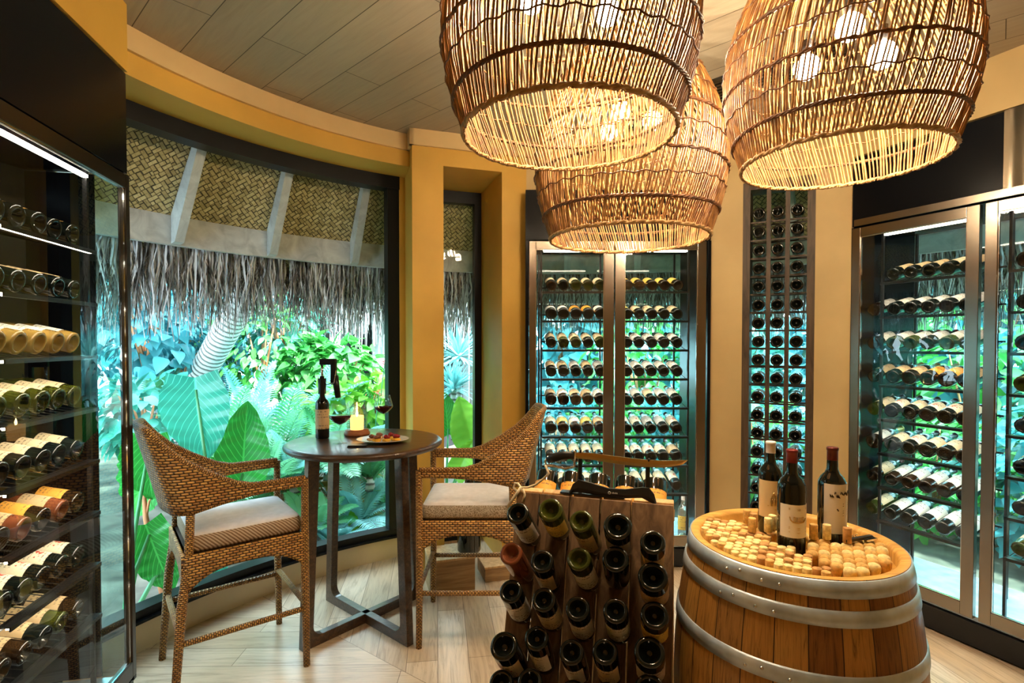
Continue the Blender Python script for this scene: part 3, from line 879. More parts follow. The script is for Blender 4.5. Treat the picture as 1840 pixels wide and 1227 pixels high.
# ---------------------------------------------------------------- bottle rack in the diagonal wall
rw = (D1 - D0).length
t = thing('bottle_rack', 'tall narrow dark wooden bottle rack standing in the wall opening', 'wine rack', (D0.x, D0.y, 0), atan2(DD.y, DD.x))
mb = MB()
mb.box((0, .0, 0), (.045, .16, 2.60)); mb.box((rw - .045, .0, 0), (rw, .16, 2.60)); mb.box((.045, .0, 2.55), (rw - .045, .16, 2.60)); mb.box((.045, 0, 0), (rw - .045, .16, .06))
mb.build('frame', 'rack_wood', t)
cw = (rw - .09) / 3
for k in (1, 2):
    MB().box((.045 + cw * k - .013, .0, .06), (.045 + cw * k + .013, .02, 2.55)).build('divider', 'rack_wood', t)
rows = 17
rz = [aty(1390, 300 + (100 + 67.3 * k) / 2.045, 3.48).z for k in range(-1, 19)]
rz = [z for z in rz if .12 < z < 2.5]
for k, z in enumerate(rz):
    MB().box((.046, .0205, z - .059), (rw - .046, .032, z - .0475)).build('front_rung', 'rack_wood', t)
    MB().box((.046, .135, z - .057), (rw - .046, .147, z - .0455)).build('back_rung', 'rack_wood', t)
    for c in range(3):
        x = .045 + cw * (c + .5)
        p = Vector((D0.x, D0.y, 0)) + Vector((DD.x, DD.y, 0)) * x + Vector((ND.x, ND.y, 0)) * (-.035 + rnd.uniform(-.01, .01))
        p.z = z - .0075 + .001
        ax = Vector((ND.x, ND.y, .03))
        bottle(lie(p, ax, roll=R(rnd.uniform(0, 360))), 'dark bottle end in wall rack, %s row from top, %s column' % (ordinal(k), ('left', 'middle', 'right')[c]), 'bordeaux', 'dark_glass', 'label_tan' if rnd.random() < .3 else 'label_grey', rnd.choice(CAPS), 20, 'bottles in the wall rack', tall=.8)
# ---------------------------------------------------------------- pendant lamps
def lamp_r(h):
    pts = [(0, .300), (.06, .322), (.14, .346), (.22, .360), (.30, .364), (.38, .355), (.46, .335), (.54, .305), (.62, .262), (.69, .205), (.74, .15)]
    for (a, ra), (b, rb) in zip(pts, pts[1:]):
        if h <= b: 
            t = (h - a) / (b - a); t2 = t
            return ra + (rb - ra) * t2
    return pts[-1][1]
def pendant(label, x, y, z0, phase, bulbs, twist=.33, seed=1, n=172, scl=1.0):
    rr = random.Random(seed)
    t = thing('rattan_pendant_lamp', label, 'pendant lamp', (x, y, z0), 0, None)
    t.scale = (scl,) * 3
    def canes(tw, dr, n, rad, nm):
        mb = MB()
        for i in range(n):
            w0 = 2 * pi * (i + rr.uniform(-.22, .22)) / n
            jt = rr.uniform(-.04, .04); top = .74 - rr.uniform(0, .01)
            path = []
            for k in range(15):
                h = -.006 + (top + .006) * k / 14
                w = w0 + (tw + jt) * (h / .74)
                r = lamp_r(max(0, h)) + dr + .0018 * sin(h * 40 + i)
                path.append((r * cos(w), r * sin(w), h))
            mb.tube(path, rad * rr.uniform(.75, 1.15), 5, cap=False)
        return mb.build(nm, 'rattan_cane', t)
    canes(twist, 0, n, .0033, 'cane_shade')
    # binding rings
    def ring(h, rad, wob, strands, mat, nm='binding_ring'):
        mb = MB()
        for s in range(strands):
            path = []
            for i in range(120):
                w = 2 * pi * i / 120
                hh = h + wob * sin(w * 3 + seed + h * 9) + .004 * sin(w * 30 + s * 2.1)
                r = lamp_r(max(0, hh)) + .004 + .003 * cos(w * 30 + s * 2.1)
                path.append((r * cos(w), r * sin(w), hh))
            mb.tube(path, rad, 5, closed=True)
        return mb.build(nm, mat, t)
    ring(.001, .0055, 0, 2, 'rattan_rim', 'bottom_rim')
    ring(.085, .0036, .003, 3, 'rattan_ring')
    ring(.16, .0026, .006, 1, 'rattan_ring')
    ring(.235, .0036, .004, 2, 'rattan_ring')
    ring(.32, .0026, .007, 1, 'rattan_ring')
    ring(.40, .0038, .004, 3, 'rattan_ring')
    ring(.50, .0028, .006, 1, 'rattan_ring')
    ring(.60, .0038, .003, 2, 'rattan_ring')
    ring(.738, .006, 0, 2, 'rattan_rim', 'top_rim')
    mb = MB(); mb.lathe([(.0001, .745), (.15, .745), (.15, .735), (.0001, .735)], 24); mb.build('top_plate', 'dark_steel', t)
    mb = MB(); mb.tube([(0, 0, .56), (0, 0, .74)], .02, 10); mb.tube([(0, 0, .74), (0, 0, (ZC - z0) / scl - .02)], .008, 8); mb.build('stem', 'black_metal', t)
    mb = MB(); zr = (ZC - z0) / scl; mb.lathe([(.0001, zr - .03), (.06, zr - .025), (.065, zr - .002), (.0001, zr - .001)], 20); mb.build('ceiling_rose', 'black_metal', t)
    for (bx, by, bz, br) in bulbs:
        v = Vector((bx - x, by - y, bz - z0)) / scl; br = br / scl
        d = Vector((v.x, v.y, 0)); 
        d = d.normalized() if d.length > 1e-3 else Vector((1, 0, 0))
        mb = MB()
        mb.tube([(0, 0, .60), (v.x * .8, v.y * .8, v.z + .14), (v.x, v.y, v.z + br + .035)], .006, 6)
        mb.tube([(v.x, v.y, v.z + br + .05), (v.x, v.y, v.z + br - .004)], .017, 10)
        s = mb.build('lamp_holder', 'black_metal', t)
        MB().sphere(v, br, 20, 12).build('bulb', 'bulb_glow', s)
    return t
pendant('large rattan basket lampshade hanging nearest the left, over the wine riddling rack', .163, 1.563, 2.150, 0,
        [(.30, 1.70, 2.585, .040), (.06, 1.66, 2.60, .040), (.16, 1.45, 2.60, .040)], .40, 1)
pendant('rattan basket lampshade hanging lower and farther back between the two others', .523, 2.415, 2.014, 0,
        [(.472, 2.335, 2.55, .0425), (.629, 2.415, 2.54, .0425), (.46, 2.553, 2.55, .0425)], .42, 2, 190, 1.15)
pendant('large rattan basket lampshade hanging on the right above the barrel', 1.094, 1.795, 2.148, 0,
        [(1.115, 1.787, 2.59, .044), (1.02, 1.87, 2.50, .042), (1.205, 1.76, 2.485, .043)], .40, 3)

# ---------------------------------------------------------------- bar chairs
def zt(xb):
    pts = [(-.30, 1.195), (-.262, 1.185), (-.235, 1.13), (-.19, 1.05), (-.12, .985), (-.04, .930), (.03, .908), (.27, .905)]
    for (a, za), (b, zb) in zip(pts, pts[1:]):
        if xb <= b: return za + (zb - za) * max(0, (xb - a)) / (b - a)
    return .905
def zb_(xb):
    pts = [(-.30, .825), (-.2, .832), (-.1, .852), (0, .868), (.1, .876), (.27, .878)]
    for (a, za), (b, zb) in zip(pts, pts[1:]):
        if xb <= b: return za + (zb - za) * max(0, (xb - a)) / (b - a)
    return .878
def make_chair(label, loc, rz, fabric_side):
    t = thing('bar_armchair', label, 'chair', loc, rz, None)
    # wrap-round back and arms
    path = []
    for i in range(16): path.append((.262 - (.262 + .185) * i / 15, -.245))
    for i in range(1, 8):
        a = R(90) * i / 7
        path.append((-.185 - .085 * sin(a), -.245 + .085 * (1 - cos(a))))
    for i in range(1, 12):
        y = -.16 + .32 * i / 12
        path.append((-.27 - .022 * cos(pi * (y / .32)), y))
    path += [(x, -y) for (x, y) in path[:23]][::-1]
    rows = []; uvs = []; L = 0
    nn = 9
    for i, (x, y) in enumerate(path):
        if i: L += hypot(x - path[i - 1][0], y - path[i - 1][1])
        top = zt(x); bot = zb_(x)
        row = []; u = []
        for j in range(nn + 1):
            z = bot + (top - bot) * j / nn
            k = min(1, max(0, (-.02 - x) / .2))
            lean = .25 * max(0, z - .83) * k
            iny = 0
            # belly: upper back slightly pulled in
            iny = -y * .16 * max(0, z - .95) * k * 2
            row.append((x - lean, y + iny, z)); u.append((L, z))
        rows.append(row); uvs.append(u)
    mb = MB(); mb.grid(rows, uvs)
    sh = mb.build('back_and_arms', 'wicker', t)
    md = sh.modifiers.new('thick', 'SOLIDIFY'); md.thickness = .024; md.offset = 0
    # braided edge roll along the top
    mb = MB(); mb.tube([r[-1] for r in rows], .0145, 8); mb.build('arm_rail', 'wicker_wrap', sh)
    mb = MB(); mb.tube([r[0] for r in rows], .012, 8); mb.build('lower_rail', 'wicker_wrap', sh)
    legs = []
    for s in (-1, 1):
        mb = MB(); mb.tube([(.265, s * .243, 0), (.26, s * .245, .45), (.262, s * .245, .905)], [.0155, .019, .0165], 10); mb.build('leg', 'wicker_wrap', t)
        mb = MB(); mb.tube([(-.277, s * .243, 0), (-.245, s * .24, .42), (-.215, s * .232, .64), (-.205, s * .232, .86)], [.0155, .020, .018, .017], 10); mb.build('leg', 'wicker_wrap', t)
    for (a, b) in (((.263, -.243, .28), (-.256, -.242, .28)), ((.263, .243, .28), (-.256, .242, .28)), ((.263, -.243, .30), (.263, .243, .30)), ((-.25, -.242, .31), (-.25, .242, .31))):
        MB().tube([a, b], .0135, 8).build('stretcher', 'wicker_wrap', t)
    # woven seat apron with arched lower edge
    def apron(p, q, nrm):
        rows = []; uvs = []
        p = Vector(p); q = Vector(q); l = (q - p).length
        for i in range(17):
            s = i / 16
            c = p + (q - p) * s
            low = .575 - .095 * abs(2 * s - 1) ** 3.2
            rows.append([(c.x, c.y, low + (.648 - low) * j / 4) for j in range(5)])
            uvs.append([(s * l, low + (.648 - low) * j / 4) for j in range(5)])
        mb = MB(); mb.grid(rows, uvs); o = mb.build('seat_apron', 'wicker', t)
        m_ = o.modifiers.new('thick', 'SOLIDIFY'); m_.thickness = .022; m_.offset = 0
    apron((.262, -.245, 0), (-.232, -.24, 0), 0); apron((.262, .245, 0), (-.232, .24, 0), 0)
    apron((.262, -.245, 0), (.262, .245, 0), 0); apron((-.232, -.24, 0), (-.232, .24, 0), 0)
    mb = MB(); mb.box((-.23, -.235, .63), (.26, .235, .648)); mb.build('seat_deck', 'wicker_wrap', t)
    # cushion
    mb = MB()
    def rr(hx0, hx1, hy, r, z, n=5):
        out = []
        for (cx, cy, a0) in ((hx1 - r, hy - r, 0), (hx0 + r, hy - r, 90), (hx0 + r, -hy + r, 180), (hx1 - r, -hy + r, 270)):
            for i in range(n + 1):
                a = R(a0 + 90 * i / n); out.append((cx + r * cos(a), cy + r * sin(a), z))
        return out
    lv = [(-.206, .252, .218, .03, .650), (-.212, .257, .224, .03, .662), (-.212, .257, .224, .03, .706), (-.205, .25, .217, .03, .719), (-.18, .225, .19, .03, .727), (-.1, .14, .11, .03, .731), (-.01, .04, .02, .015, .732)]
    rings = [rr(*q) for q in lv]
    n0 = len(mb.v); k = len(rings[0])
    for rg in rings: mb.v += [Vector(p) for p in rg]
    for i in range(len(rings) - 1):
        for j in range(k):
            j2 = (j + 1) % k
            mb.face((n0 + i * k + j, n0 + i * k + j2, n0 + (i + 1) * k + j2, n0 + (i + 1) * k + j), None, fabric_side if i < 3 else 'cushion_top', True)
    mb.face([n0 + j for j in reversed(range(k))], mat=fabric_side); mb.face([n0 + (len(rings) - 1) * k + j for j in range(k)], mat='cushion_top')
    mb.build('seat_cushion', None, t)
    return t
make_chair('woven wicker bar armchair with white cushion standing left of the round table', (-1.343, 2.560, 0), atan2(.616, .788), 'cushion_side')
make_chair('woven wicker bar armchair with linen cushion right of the round table, backing the fridge', (-.207, 2.922, 0), R(180), 'speckled_linen')

# ---------------------------------------------------------------- round bar table
tx, ty = -.812, 2.945
t = thing('bar_table', 'round dark wooden bar table on crossed U-shaped legs by the window', 'table', (tx, ty, 0))
mb = MB(); mb.lathe([(.0001, 1.01), (.395, 1.01), (.415, 1.006), (.422, .998), (.421, .990), (.405, .976), (.38, .968), (.0001, .968)], 72)
mb.build('tabletop', 'dark_walnut', t)
def uframe(a, nm):
    # outline in (s, z) plane
    out = [(-.385, 0), (.385, 0), (.345, .968), (.285, .968)]
    def inner():
        pts = []
        xr = .328; r = .05; zb = .052
        pts.append((.278, .93))
        for i in range(6):
            w = R(0 - 90 * i / 5); pts.append((xr - r + r * cos(w) - .003, zb + r + r * sin(w)))
        for i in range(6):
            w = R(270 - 90 * i / 5); pts.append((-xr + r + r * cos(w) + .003, zb + r + r * sin(w)))
        pts.append((-.278, .93))
        return pts
    pts = out + [(.278, .94)] + inner()[0:0]
    poly = [(-.385, 0), (.385, 0), (.345, .968), (.283, .968)] + inner()[1:7] + inner()[7:13] + [(-.283, .968), (-.345, .968)]
    T = Matrix.Rotation(a, 4, 'Z') @ Matrix.Rotation(R(90), 4, 'X')
    mb = MB(); mb.prism(poly, -.021, .021, T)
    o = mb.build(nm, 'dark_walnut', t); bevel(o, .003)
A_ = Vector((-1.05, 2.664)) - Vector((tx, ty)); B_ = Vector((-.519, 2.674)) - Vector((tx, ty))
uframe(atan2(A_.y, A_.x), 'leg_frame'); uframe(atan2(A_.y, A_.x) + R(90), 'leg_frame')

TZ = 1.011
def upright(x, y, z, yaw=0): return Matrix.Translation((x, y, z)) @ Matrix.Rotation(yaw, 4, 'Z')
# bottle with dispenser
bt = bottle(upright(-1.068, 3.0, TZ, R(-70)), 'dark wine bottle with tan label and black preserving pourer, on the bar table', 'bordeaux', 'dark_glass', 'label_tan', 'foil_gold', 28, tall=1.0)
# wine preserver on bottle
t = thing('wine_preserver', 'black wine preserving pourer with twin arms clamped on the bottle neck', 'wine pourer', (-1.068, 3.0, TZ + .262))
mb = MB(); mb.tube([(0, 0, -.012), (0, 0, .075)], [.021, .023], 14); mb.build('clamp', 'black_metal', t)
mb = MB(); mb.box((-.012, -.045, -.05), (.012, -.024, .09), Matrix.Rotation(R(20), 4, 'Z')); bevel(mb.build('clamp_arm', 'black_metal', t), .004)
mb = MB(); mb.tube([(.0, 0, .07), (.0, 0, .15)], .007, 8); mb.build('needle', 'chrome', t)
mb = MB(); mb.box((-.012, -.016, .15), (.082, .016, .185)); mb.box((.05, -.016, .04), (.082, .016, .17)); bevel(mb.build('handle', 'black_metal', t), .006)
mb = MB(); mb.tube([(.072, 0, .09), (.09, 0, -.035)], [.019, .016], 12); mb.build('gas_cartridge', 'black_metal', t)
mb = MB(); mb.tube([(.02, -.018, .065), (.03, -.019, .04), (.075, -.022, .05), (.085, -.022, .12)], .0028, 6); mb.build('wire_clip', 'chrome', t)

def wineglass(label, x, y, fill):
    t = thing('wine_glass', label, 'wine glass', (x, y, TZ))
    mb = MB()
    mb.lathe([(.0001, .0), (.037, .0), (.037, .002), (.012, .005), (.004, .012), (.0035, .085), (.008, .098), (.03, .112), (.055, .137), (.0585, .148), (.054, .17), (.041, .215), (.0402, .2152), (.0532, .17), (.0577, .148), (.0542, .138), (.0295, .1132), (.006, .101), (.0001, .100)], 32)
    mb.build('glass', 'crystal', t)
    mb = MB(); mb.lathe([(.0001, .101), (.006, .1022), (.029, .1145), (.0535, .1385), (.0570, .148), (.0565, .1495), (.0001, .1495)], 32); mb.build('red_wine', 'red_wine', t)
wineglass('wine glass with red wine in front of the candle, nearest on the bar table', -.915, 2.835, 0)
wineglass('wine glass with red wine at the far side of the bar table', -.79, 3.27, 0)

t = thing('candle_lantern', 'lit yellow candle under a clear glass cylinder on a round wooden base', 'candle holder', (-.905, 3.11, TZ))
mb = MB(); mb.lathe([(.0001, 0), (.072, 0), (.074, .004), (.074, .016), (.066, .018), (.066, .030), (.0001, .030)], 36); mb.build('wooden_base', 'coaster_wood', t)
mb = MB(); mb.lathe([(.056, .030), (.060, .11), (.054, .185), (.045, .198), (.044, .198), (.053, .184), (.0585, .11), (.0545, .030)], 32); mb.build('glass_cylinder', 'crystal', t)
mb = MB(); mb.lathe([(.0001, .031), (.037, .031), (.039, .10), (.038, .112), (.034, .108), (.0001, .105)], 28); c = mb.build('candle', 'candle_wax', t)
mb = MB(); mb.lathe([(.0001, .106), (.004, .110), (.007, .121), (.004, .136), (.0001, .148)], 10); mb.build('flame', 'flame', c)

px, py = -.70, 2.885
t = thing('plate', 'white oval plate of canapes on the right side of the bar table', 'plate', (px, py, TZ))
mb = MB(); mb.lathe([(.0001, .004), (.085, .004), (.14, .017), (.142, .019), (.135, .019), (.083, .0075), (.0001, .0075)], 48)
for i in range(len(mb.v)): mb.v[i].y *= .8
mb.build('dish', 'porcelain', t)
def blob(mb, c, r, sq, seed, mat=None):
    rr = random.Random(seed); n0 = len(mb.v)
    mb.sphere((0, 0, 0), r, 12, 8, mat)
    for i in range(n0, len(mb.v)):
        v = mb.v[i]; k = 1 + .16 * sin(v.x * 240 + seed) * cos(v.y * 210 + seed * 2)
        mb.v[i] = Vector((v.x * k * sq[0], v.y * k * sq[1], v.z * k * sq[2])) + Vector(c)
foods = [(-.055, -.025, 'food_bread', 'food_brown'), (-.02, -.05, 'food_orange', 'food_brown'), (.03, -.045, 'food_orange', 'food_red'), (.075, -.02, 'food_orange', 'food_red'), (.035, .03, 'food_orange', 'food_red'), (-.03, .03, 'food_bread', 'food_brown')]
fl_ = ['at the left end of the white plate', 'front left on the white plate', 'front middle on the white plate', 'at the right end of the white plate', 'at the back right of the white plate', 'at the back left of the white plate']
for i, (a, b, m1, m2) in enumerate(foods):
    o = thing('canape', ('orange' if m1 == 'food_orange' else 'golden bread') + ' canape topped with ' + ('red berries ' if m2 == 'food_red' else 'dark meat ') + fl_[i], 'canape', (px + a, py + b, TZ + .009), 0, 'canapes on the plate')
    mb = MB(); blob(mb, (0, 0, .0085), .024, (1, .85, .38), i); mb.build('base', m1, o)
    mb = MB(); blob(mb, (0, 0, .026), .014, (1.1, 1, .8), i + 7); blob(mb, (.010, .006, .024), .011, (1, 1, .8), i + 9); mb.build('topping', m2, o)
MB().box((-.045, -.012, 0), (.045, .012, .008)).build('dummy')
bpy.data.objects.remove(bpy.data.objects['dummy'])
o = thing('folded_napkin', 'small dark folded napkin lying in front of the white plate', 'napkin', (-.80, 2.755, TZ), R(5))
mb = MB(); mb.box((-.05, -.022, 0), (.05, .022, .005)); mb.box((-.046, -.02, .005), (.05, .022, .009)); bevel(mb.build('cloth', 'black_leather', o), .002)

# ---------------------------------------------------------------- barrel
BX, BY = .868, 1.644
t = thing('wine_barrel', 'oak wine barrel with galvanised hoops, its head covered with corks', 'barrel', (BX, BY, 0))
BH = .944
def br(z): return .2965 + .052 * (1 - ((z - .472) / .472) ** 2)
mb = MB()
pr = [(br(BH * i / 24), BH * i / 24) for i in range(25)]
mb.lathe(pr, 96, uvs=26)
mb.build('staves', 'barrel_oak', t)
mb = MB()
mb.lathe([(br(BH), BH - .0005), (br(BH) - .004, BH), (br(BH) - .022, BH - .001), (br(BH) - .030, BH - .012), (br(BH) - .030, .86), (.2, .86)], 96)
mb.build('chime_rim', 'barrel_head', t)
mb = MB(); mb.lathe([(.0001, .903), (br(.9) - .028, .903)], 96, smooth=False); 
mb.build('head', 'barrel_head', t)
for q, (z0, z1, rv) in enumerate(((.900, .942, 1), (.832, .872, 1), (.675, .718, 1), (.226, .269, 0), (.072, .112, 0), (.002, .044, 0))):
    mb = MB()
    mb.lathe([(br(z0), z0), (br(z0) + .004, z0 + .001), (br((z0 + z1) / 2) + .0045, (z0 + z1) / 2), (br(z1) + .004, z1 - .001), (br(z1) - .001, z1)], 96)
    # overlapping end of the strap
    w0 = R((205, 203, 218, 0, 0, 0)[q])
    mb.lathe([(br(z0) + .004, z0 + .001), (br(z0) + .0065, z0 + .002), (br(z1) + .0065, z1 - .002), (br(z1) + .004, z1 - .001)], 14, a0=w0, a1=w0 + R(38))
    h = mb.build('hoop', 'galvanised', t)
    if rv:
        mb = MB()
        for da in (6, 13, 24, 32):
            w = w0 + R(da); zc = (z0 + z1) / 2 + (.004 if da % 2 else -.004); r = br(zc) + .007
            mb.sphere((r * cos(w), r * sin(w), zc), .0052, 10, 6)
        w = w0 + R(150); mb.sphere((br(z0) * cos(w) * 1.02, br(z0) * sin(w) * 1.02, (z0 + z1) / 2), .003, 8, 5)
        mb.build('rivets', 'rivet_metal', h)
HZ = .9035
bars = [(.884, 1.818, 'bordeaux', 'label_cream', 'foil_white', 'dark wine bottle with white capsule, rearmost of the three on the barrel', -100, 1.1),
        (.858, 1.630, 'bordeaux', 'label_white', 'foil_red', 'dark wine bottle with red capsule, middle of the three on the barrel', -88, .85),
        (1.003, 1.665, 'bordeaux', 'label_white', 'foil_maroon', 'dark wine bottle with maroon capsule, rightmost of the three on the barrel', -75, 1.3)]
def crest(mb, kind):
    """ink drawing on a label: flat strokes lying on the paper"""
    r = .0386
    def P(a, z): return (r * cos(R(a)), r * sin(R(a)), z)
    def line(pts, w=.0007): mb.tube([P(a, z) for a, z in pts], w * 1.5, 4)
    if kind == 0:      # small tower on a base line
        line([(-28, .095), (28, .095)], .0012)
        for s in (-14, -6, 6, 14): line([(s, .095), (s, .118)], .0011)
        line([(-16, .118), (16, .118)], .001); line([(-10, .118), (-10, .128), (10, .128), (10, .118)], .001); line([(-6, .128), (0, .140), (6, .128)], .001)
        line([(-5, .095), (-5, .106), (5, .106), (5, .095)], .001)
        line([(6, .083), (24, .083)], .0006)
    elif kind == 1:    # shallow bowl-shaped drawing
        line([(-36, .115), (-32, .106), (-22, .100), (0, .098), (22, .100), (32, .106), (34, .112)], .0013)
        for k in range(7): line([(-20 + k * 6.5, .101), (-20 + k * 6.5, .114)], .0009)
        line([(-22, .114), (22, .114)], .0011)
        for zz in (.134, .137, .084, .080, .070): line([(-40, zz + .002), (0, zz - .001), (40, zz + .002)], .0005)
    else:              # scribbled figures along the top, lines of print
        rr = random.Random(4)
        for k in range(13):
            a = -52 + k * 8; z = .165 + rr.uniform(-.006, .006)
            line([(a, z), (a + rr.uniform(-3, 3), z + .007), (a + 5, z + rr.uniform(-.004, .006))], .0011)
        for zz in (.142, .136, .122, .116, .108): line([(0, zz), (45, zz)], .0006)
        line([(-26, .128), (-20, .122)], .0012)
for k, (x, y, kd, lb, fo, lab, yaw, tall) in enumerate(bars):
    paper('barrel_label_%s' % ('tower', 'bowl', 'figures')[k], ((.80, .64, .38), (.82, .78, .74), (.80, .76, .74))[k], thr=9)
    b = bottle(upright(x, y, HZ, R(yaw)) @ Matrix.Scale((1.03, 1.065, 1.065)[k], 4), lab, kd, 'dark_glass', 'barrel_label_%s' % ('tower', 'bowl', 'figures')[k], fo, 36, 'bottles standing on the barrel', tall)
    mb = MB(); crest(mb, k)
    pl = [c for c in b.children if c.name.startswith('paper_label')][0]
    mb.build('printed_drawing', ('brass', 'brass', 'dark_steel')[k], pl)
# corks
def corkmesh(kind):
    if kind == 0: return MB().lathe([(.0001, 0), (.0112, 0), (.0118, .001), (.0118, .043), (.0112, .044), (.0001, .044)], 12)
    return MB().lathe([(.0001, 0), (.0125, 0), (.013, .001), (.0128, .016), (.0158, .024), (.0162, .036), (.014, .0425), (.008, .0455), (.0001, .0465)], 14)
cks = [corkmesh(0).mesh('cork', m) for m in ('cork', 'cork_pale', 'cork_dark')]; chs = [corkmesh(1).mesh('champagne_cork', m) for m in ('cork', 'cork_pale')]
cnt = 0
placed = []
for reg, sp in ((0, .0262), (1, .0335)):
  for i in range(-14, 15):
    for j in range(-14, 15):
        x = (i + .5 * (j % 2)) * sp; y = j * sp * .866
        split_ = -.035 + .02 * sin(j * 1.7) - max(0, y) * .3
        if (x > split_) != bool(reg): continue
        if hypot(x, y) > br(.92) - .030 - (.015 if not reg else .020): continue
        X, Y = BX + x + rnd.uniform(-.001, .001), BY + y + rnd.uniform(-.001, .001)
        if reg and placed and min(hypot(X - a, Y - b) for a, b in placed) < .0275: continue
        if min(hypot(X - q[0], Y - q[1]) for q in bars) < .058: continue
        front = -y * .92 - x * .05
        if not (front > -.055 or x < -.08): continue
        if x > .13 and y > -.01: continue
        if x < -.02 and y > .18: continue
        me = rnd.choice(chs) if reg else rnd.choice([cks[0], cks[1], cks[1], cks[2]])
        mt = Matrix.Translation((X, Y, HZ)) @ Matrix.Rotation(rnd.uniform(0, 6), 4, 'Z')
        if not reg: mt = mt @ Matrix.Diagonal((1, 1, rnd.uniform(.88, 1.08), 1))
        o = bpy.data.objects.new('champagne_cork' if reg else 'wine_cork', me); COL.objects.link(o); o.matrix_world = mt
        if reg: tag(o, 'rounded champagne cork standing among the others on the barrel head', 'cork', 'champagne corks on the barrel head')
        else: tag(o, 'straight wine cork standing on end in the crowd on the barrel head', 'cork', 'straight corks on the barrel head')
        placed.append((X, Y))
# a second layer of corks standing on the first
up2 = [(-.06, .10), (-.035, .075), (-.085, .075), (-.01, .02), (-.06, .03), (.0, -.045), (.045, -.04), (.09, -.03), (.12, -.045), (-.11, .03)]
for k, (x, y) in enumerate(up2):
    if min(hypot(BX + x - q[0], BY + y - q[1]) for q in bars) < .053: continue
    if min(hypot(BX + x - a, BY + y - b) for a, b in placed) > .012:
        q = min(placed, key=lambda p: hypot(BX + x - p[0], BY + y - p[1]))
        x, y = q[0] - BX, q[1] - BY
    o = bpy.data.objects.new('wine_cork', cks[k % 3]); COL.objects.link(o); o.location = (BX + x, BY + y, HZ + .0485)
    tag(o, 'wine cork standing on top of the other corks on the barrel', 'cork', 'corks stacked on the other corks')
# corkscrew
t = thing('corkscrew', 'silver waiter corkscrew lying on the corks at the right of the barrel head', 'corkscrew', (1.045, 1.60, HZ + .0495), R(20))
mb = MB(); mb.box((-.055, -.006, 0), (.055, .006, .010)); bevel(mb.build('body', 'dark_steel', t), .002)
mb = MB(); mb.tube([(-.03 + .0022 * i, .016 + .004 * cos(i * 1.3), .006 + .004 * sin(i * 1.3)) for i in range(22)], .0012, 5); mb.tube([(-.05, .006, .005), (-.03, .016, .005)], .0014, 5); mb.build('spiral', 'chrome', t)
mb = MB(); mb.box((.01, -.020, .001), (.055, -.009, .006)); mb.tube([(.05, -.014, .003), (.058, -.002, .004)], .003, 6); mb.build('lever', 'chrome', t)

# ---------------------------------------------------------------- riddling rack
W0 = Vector((.016, 1.962, 1.0)); W1 = Vector((.548, 1.791, 1.0))
wd = (W1 - W0); PW = wd.length; wd.normalize()
nf = Vector((wd.y, -wd.x, 0))       # towards the camera
if nf.y > 0: nf = -nf
SPR = .333
dn = (nf * SPR + Vector((0, 0, -1.0))).normalized()        # down the front panel
PLN = sqrt(1 + SPR ** 2)
pn = wd.cross(dn); 
if pn.dot(nf) < 0: pn = -pn
t = thing('riddling_rack', 'A-frame riddling rack of brown boards holding upended bottles, left of the barrel', 'bottle rack', (W0.x + wd.x * PW / 2, W0.y + wd.y * PW / 2, 0))
O = Vector(t.location)
def panel(o0, dd, nn, nm, mat='pupitre_wood'):
    # frame: x along wd, y along dd (down), z along nn (outward)
    Tm = Matrix(((wd.x, dd.x, nn.x, o0.x - O.x), (wd.y, dd.y, nn.y, o0.y - O.y), (wd.z, dd.z, nn.z, o0.z - O.z), (0, 0, 0, 1)))
    gaps = [0, .163, .325, .535, .70, .86, 1.0]
    gaps = [0, .16, .36, .555, .745, 1.0]
    for a, b in zip(gaps, gaps[1:]):
        mb = MB(); mb.box((a * PW + .003, 0, -.026), (b * PW - .003, PLN, 0), Tm)
        bevel(mb.build('board', mat, t), .003)
    return Tm
TF = panel(W0, dn, pn, 'front')
nb = -nf; dnb = (nb * SPR + Vector((0, 0, -1.0))).normalized(); pnb = wd.cross(dnb)
if pnb.dot(nb) < 0: pnb = -pnb
W0b = W0 + nb * .07
TB = panel(W0b, dnb, pnb, 'rear', 'pale_wood')
mb = MB()
mb.box((.0, .012, -.027), (PW, .05, -.066), TF)
mb.build('top_rail', 'pale_wood', t)
mb = MB()
for a in (.01, PW - .035):
    mb.box((a, .62, -.05), (a + .025, .66, -.028), TF)
mb.build('cross_rail', 'pupitre_wood', t)
EL = R(50)
PROT = .205
bases = [
 [(930, 922), (989, 916), (1044, 936), (1110, 945), (1173, 974)],
 [(918, 994), (974, 1008), (1040, 1004), (1106, 1004), (1173, 1036)],
 [(918, 1062), (977, 1077), (1038, 1093), (1106, 1097), (1176, 1105)],
 [(905, 1160), (964, 1146), (1027, 1171), (1087, 1170), (1167, 1171)],
 [(900, 1226), (952, 1223), (1029, 1245), (1090, 1250), (1168, 1240)]]
gl = [['dark_glass', 'olive_glass', 'olive_glass', 'dark_glass', 'dark_glass'],
      ['rose_glass', 'dark_glass', 'olive_glass', 'dark_glass', 'dark_glass'],
      ['dark_glass'] * 5, ['dark_glass'] * 5, ['dark_glass'] * 5]
lbs = [['label_white', 'label_yellow', 'label_cream', 'label_grey', 'label_cream'],
       [None, 'label_cream', 'label_white', None, 'label_tan'],
       ['label_white', 'label_cream', 'label_white', 'label_white', 'label_yellow'],
       ['label_motif', 'label_white', 'label_white', 'label_cream', 'label_grey'],
       ['label_white', 'label_cream', 'label_white', 'label_white', 'label_grey']]
big = {(0, 3): 'champagne', (1, 4): 'champagne', (3, 0): 'champagne', (3, 4): 'champagne', (4, 4): 'champagne', (0, 1): 'burgundy', (1, 3): 'burgundy', (2, 4): 'burgundy'}
gname = {'dark_glass': 'black glass', 'olive_glass': 'green glass', 'rose_glass': 'copper pink'}
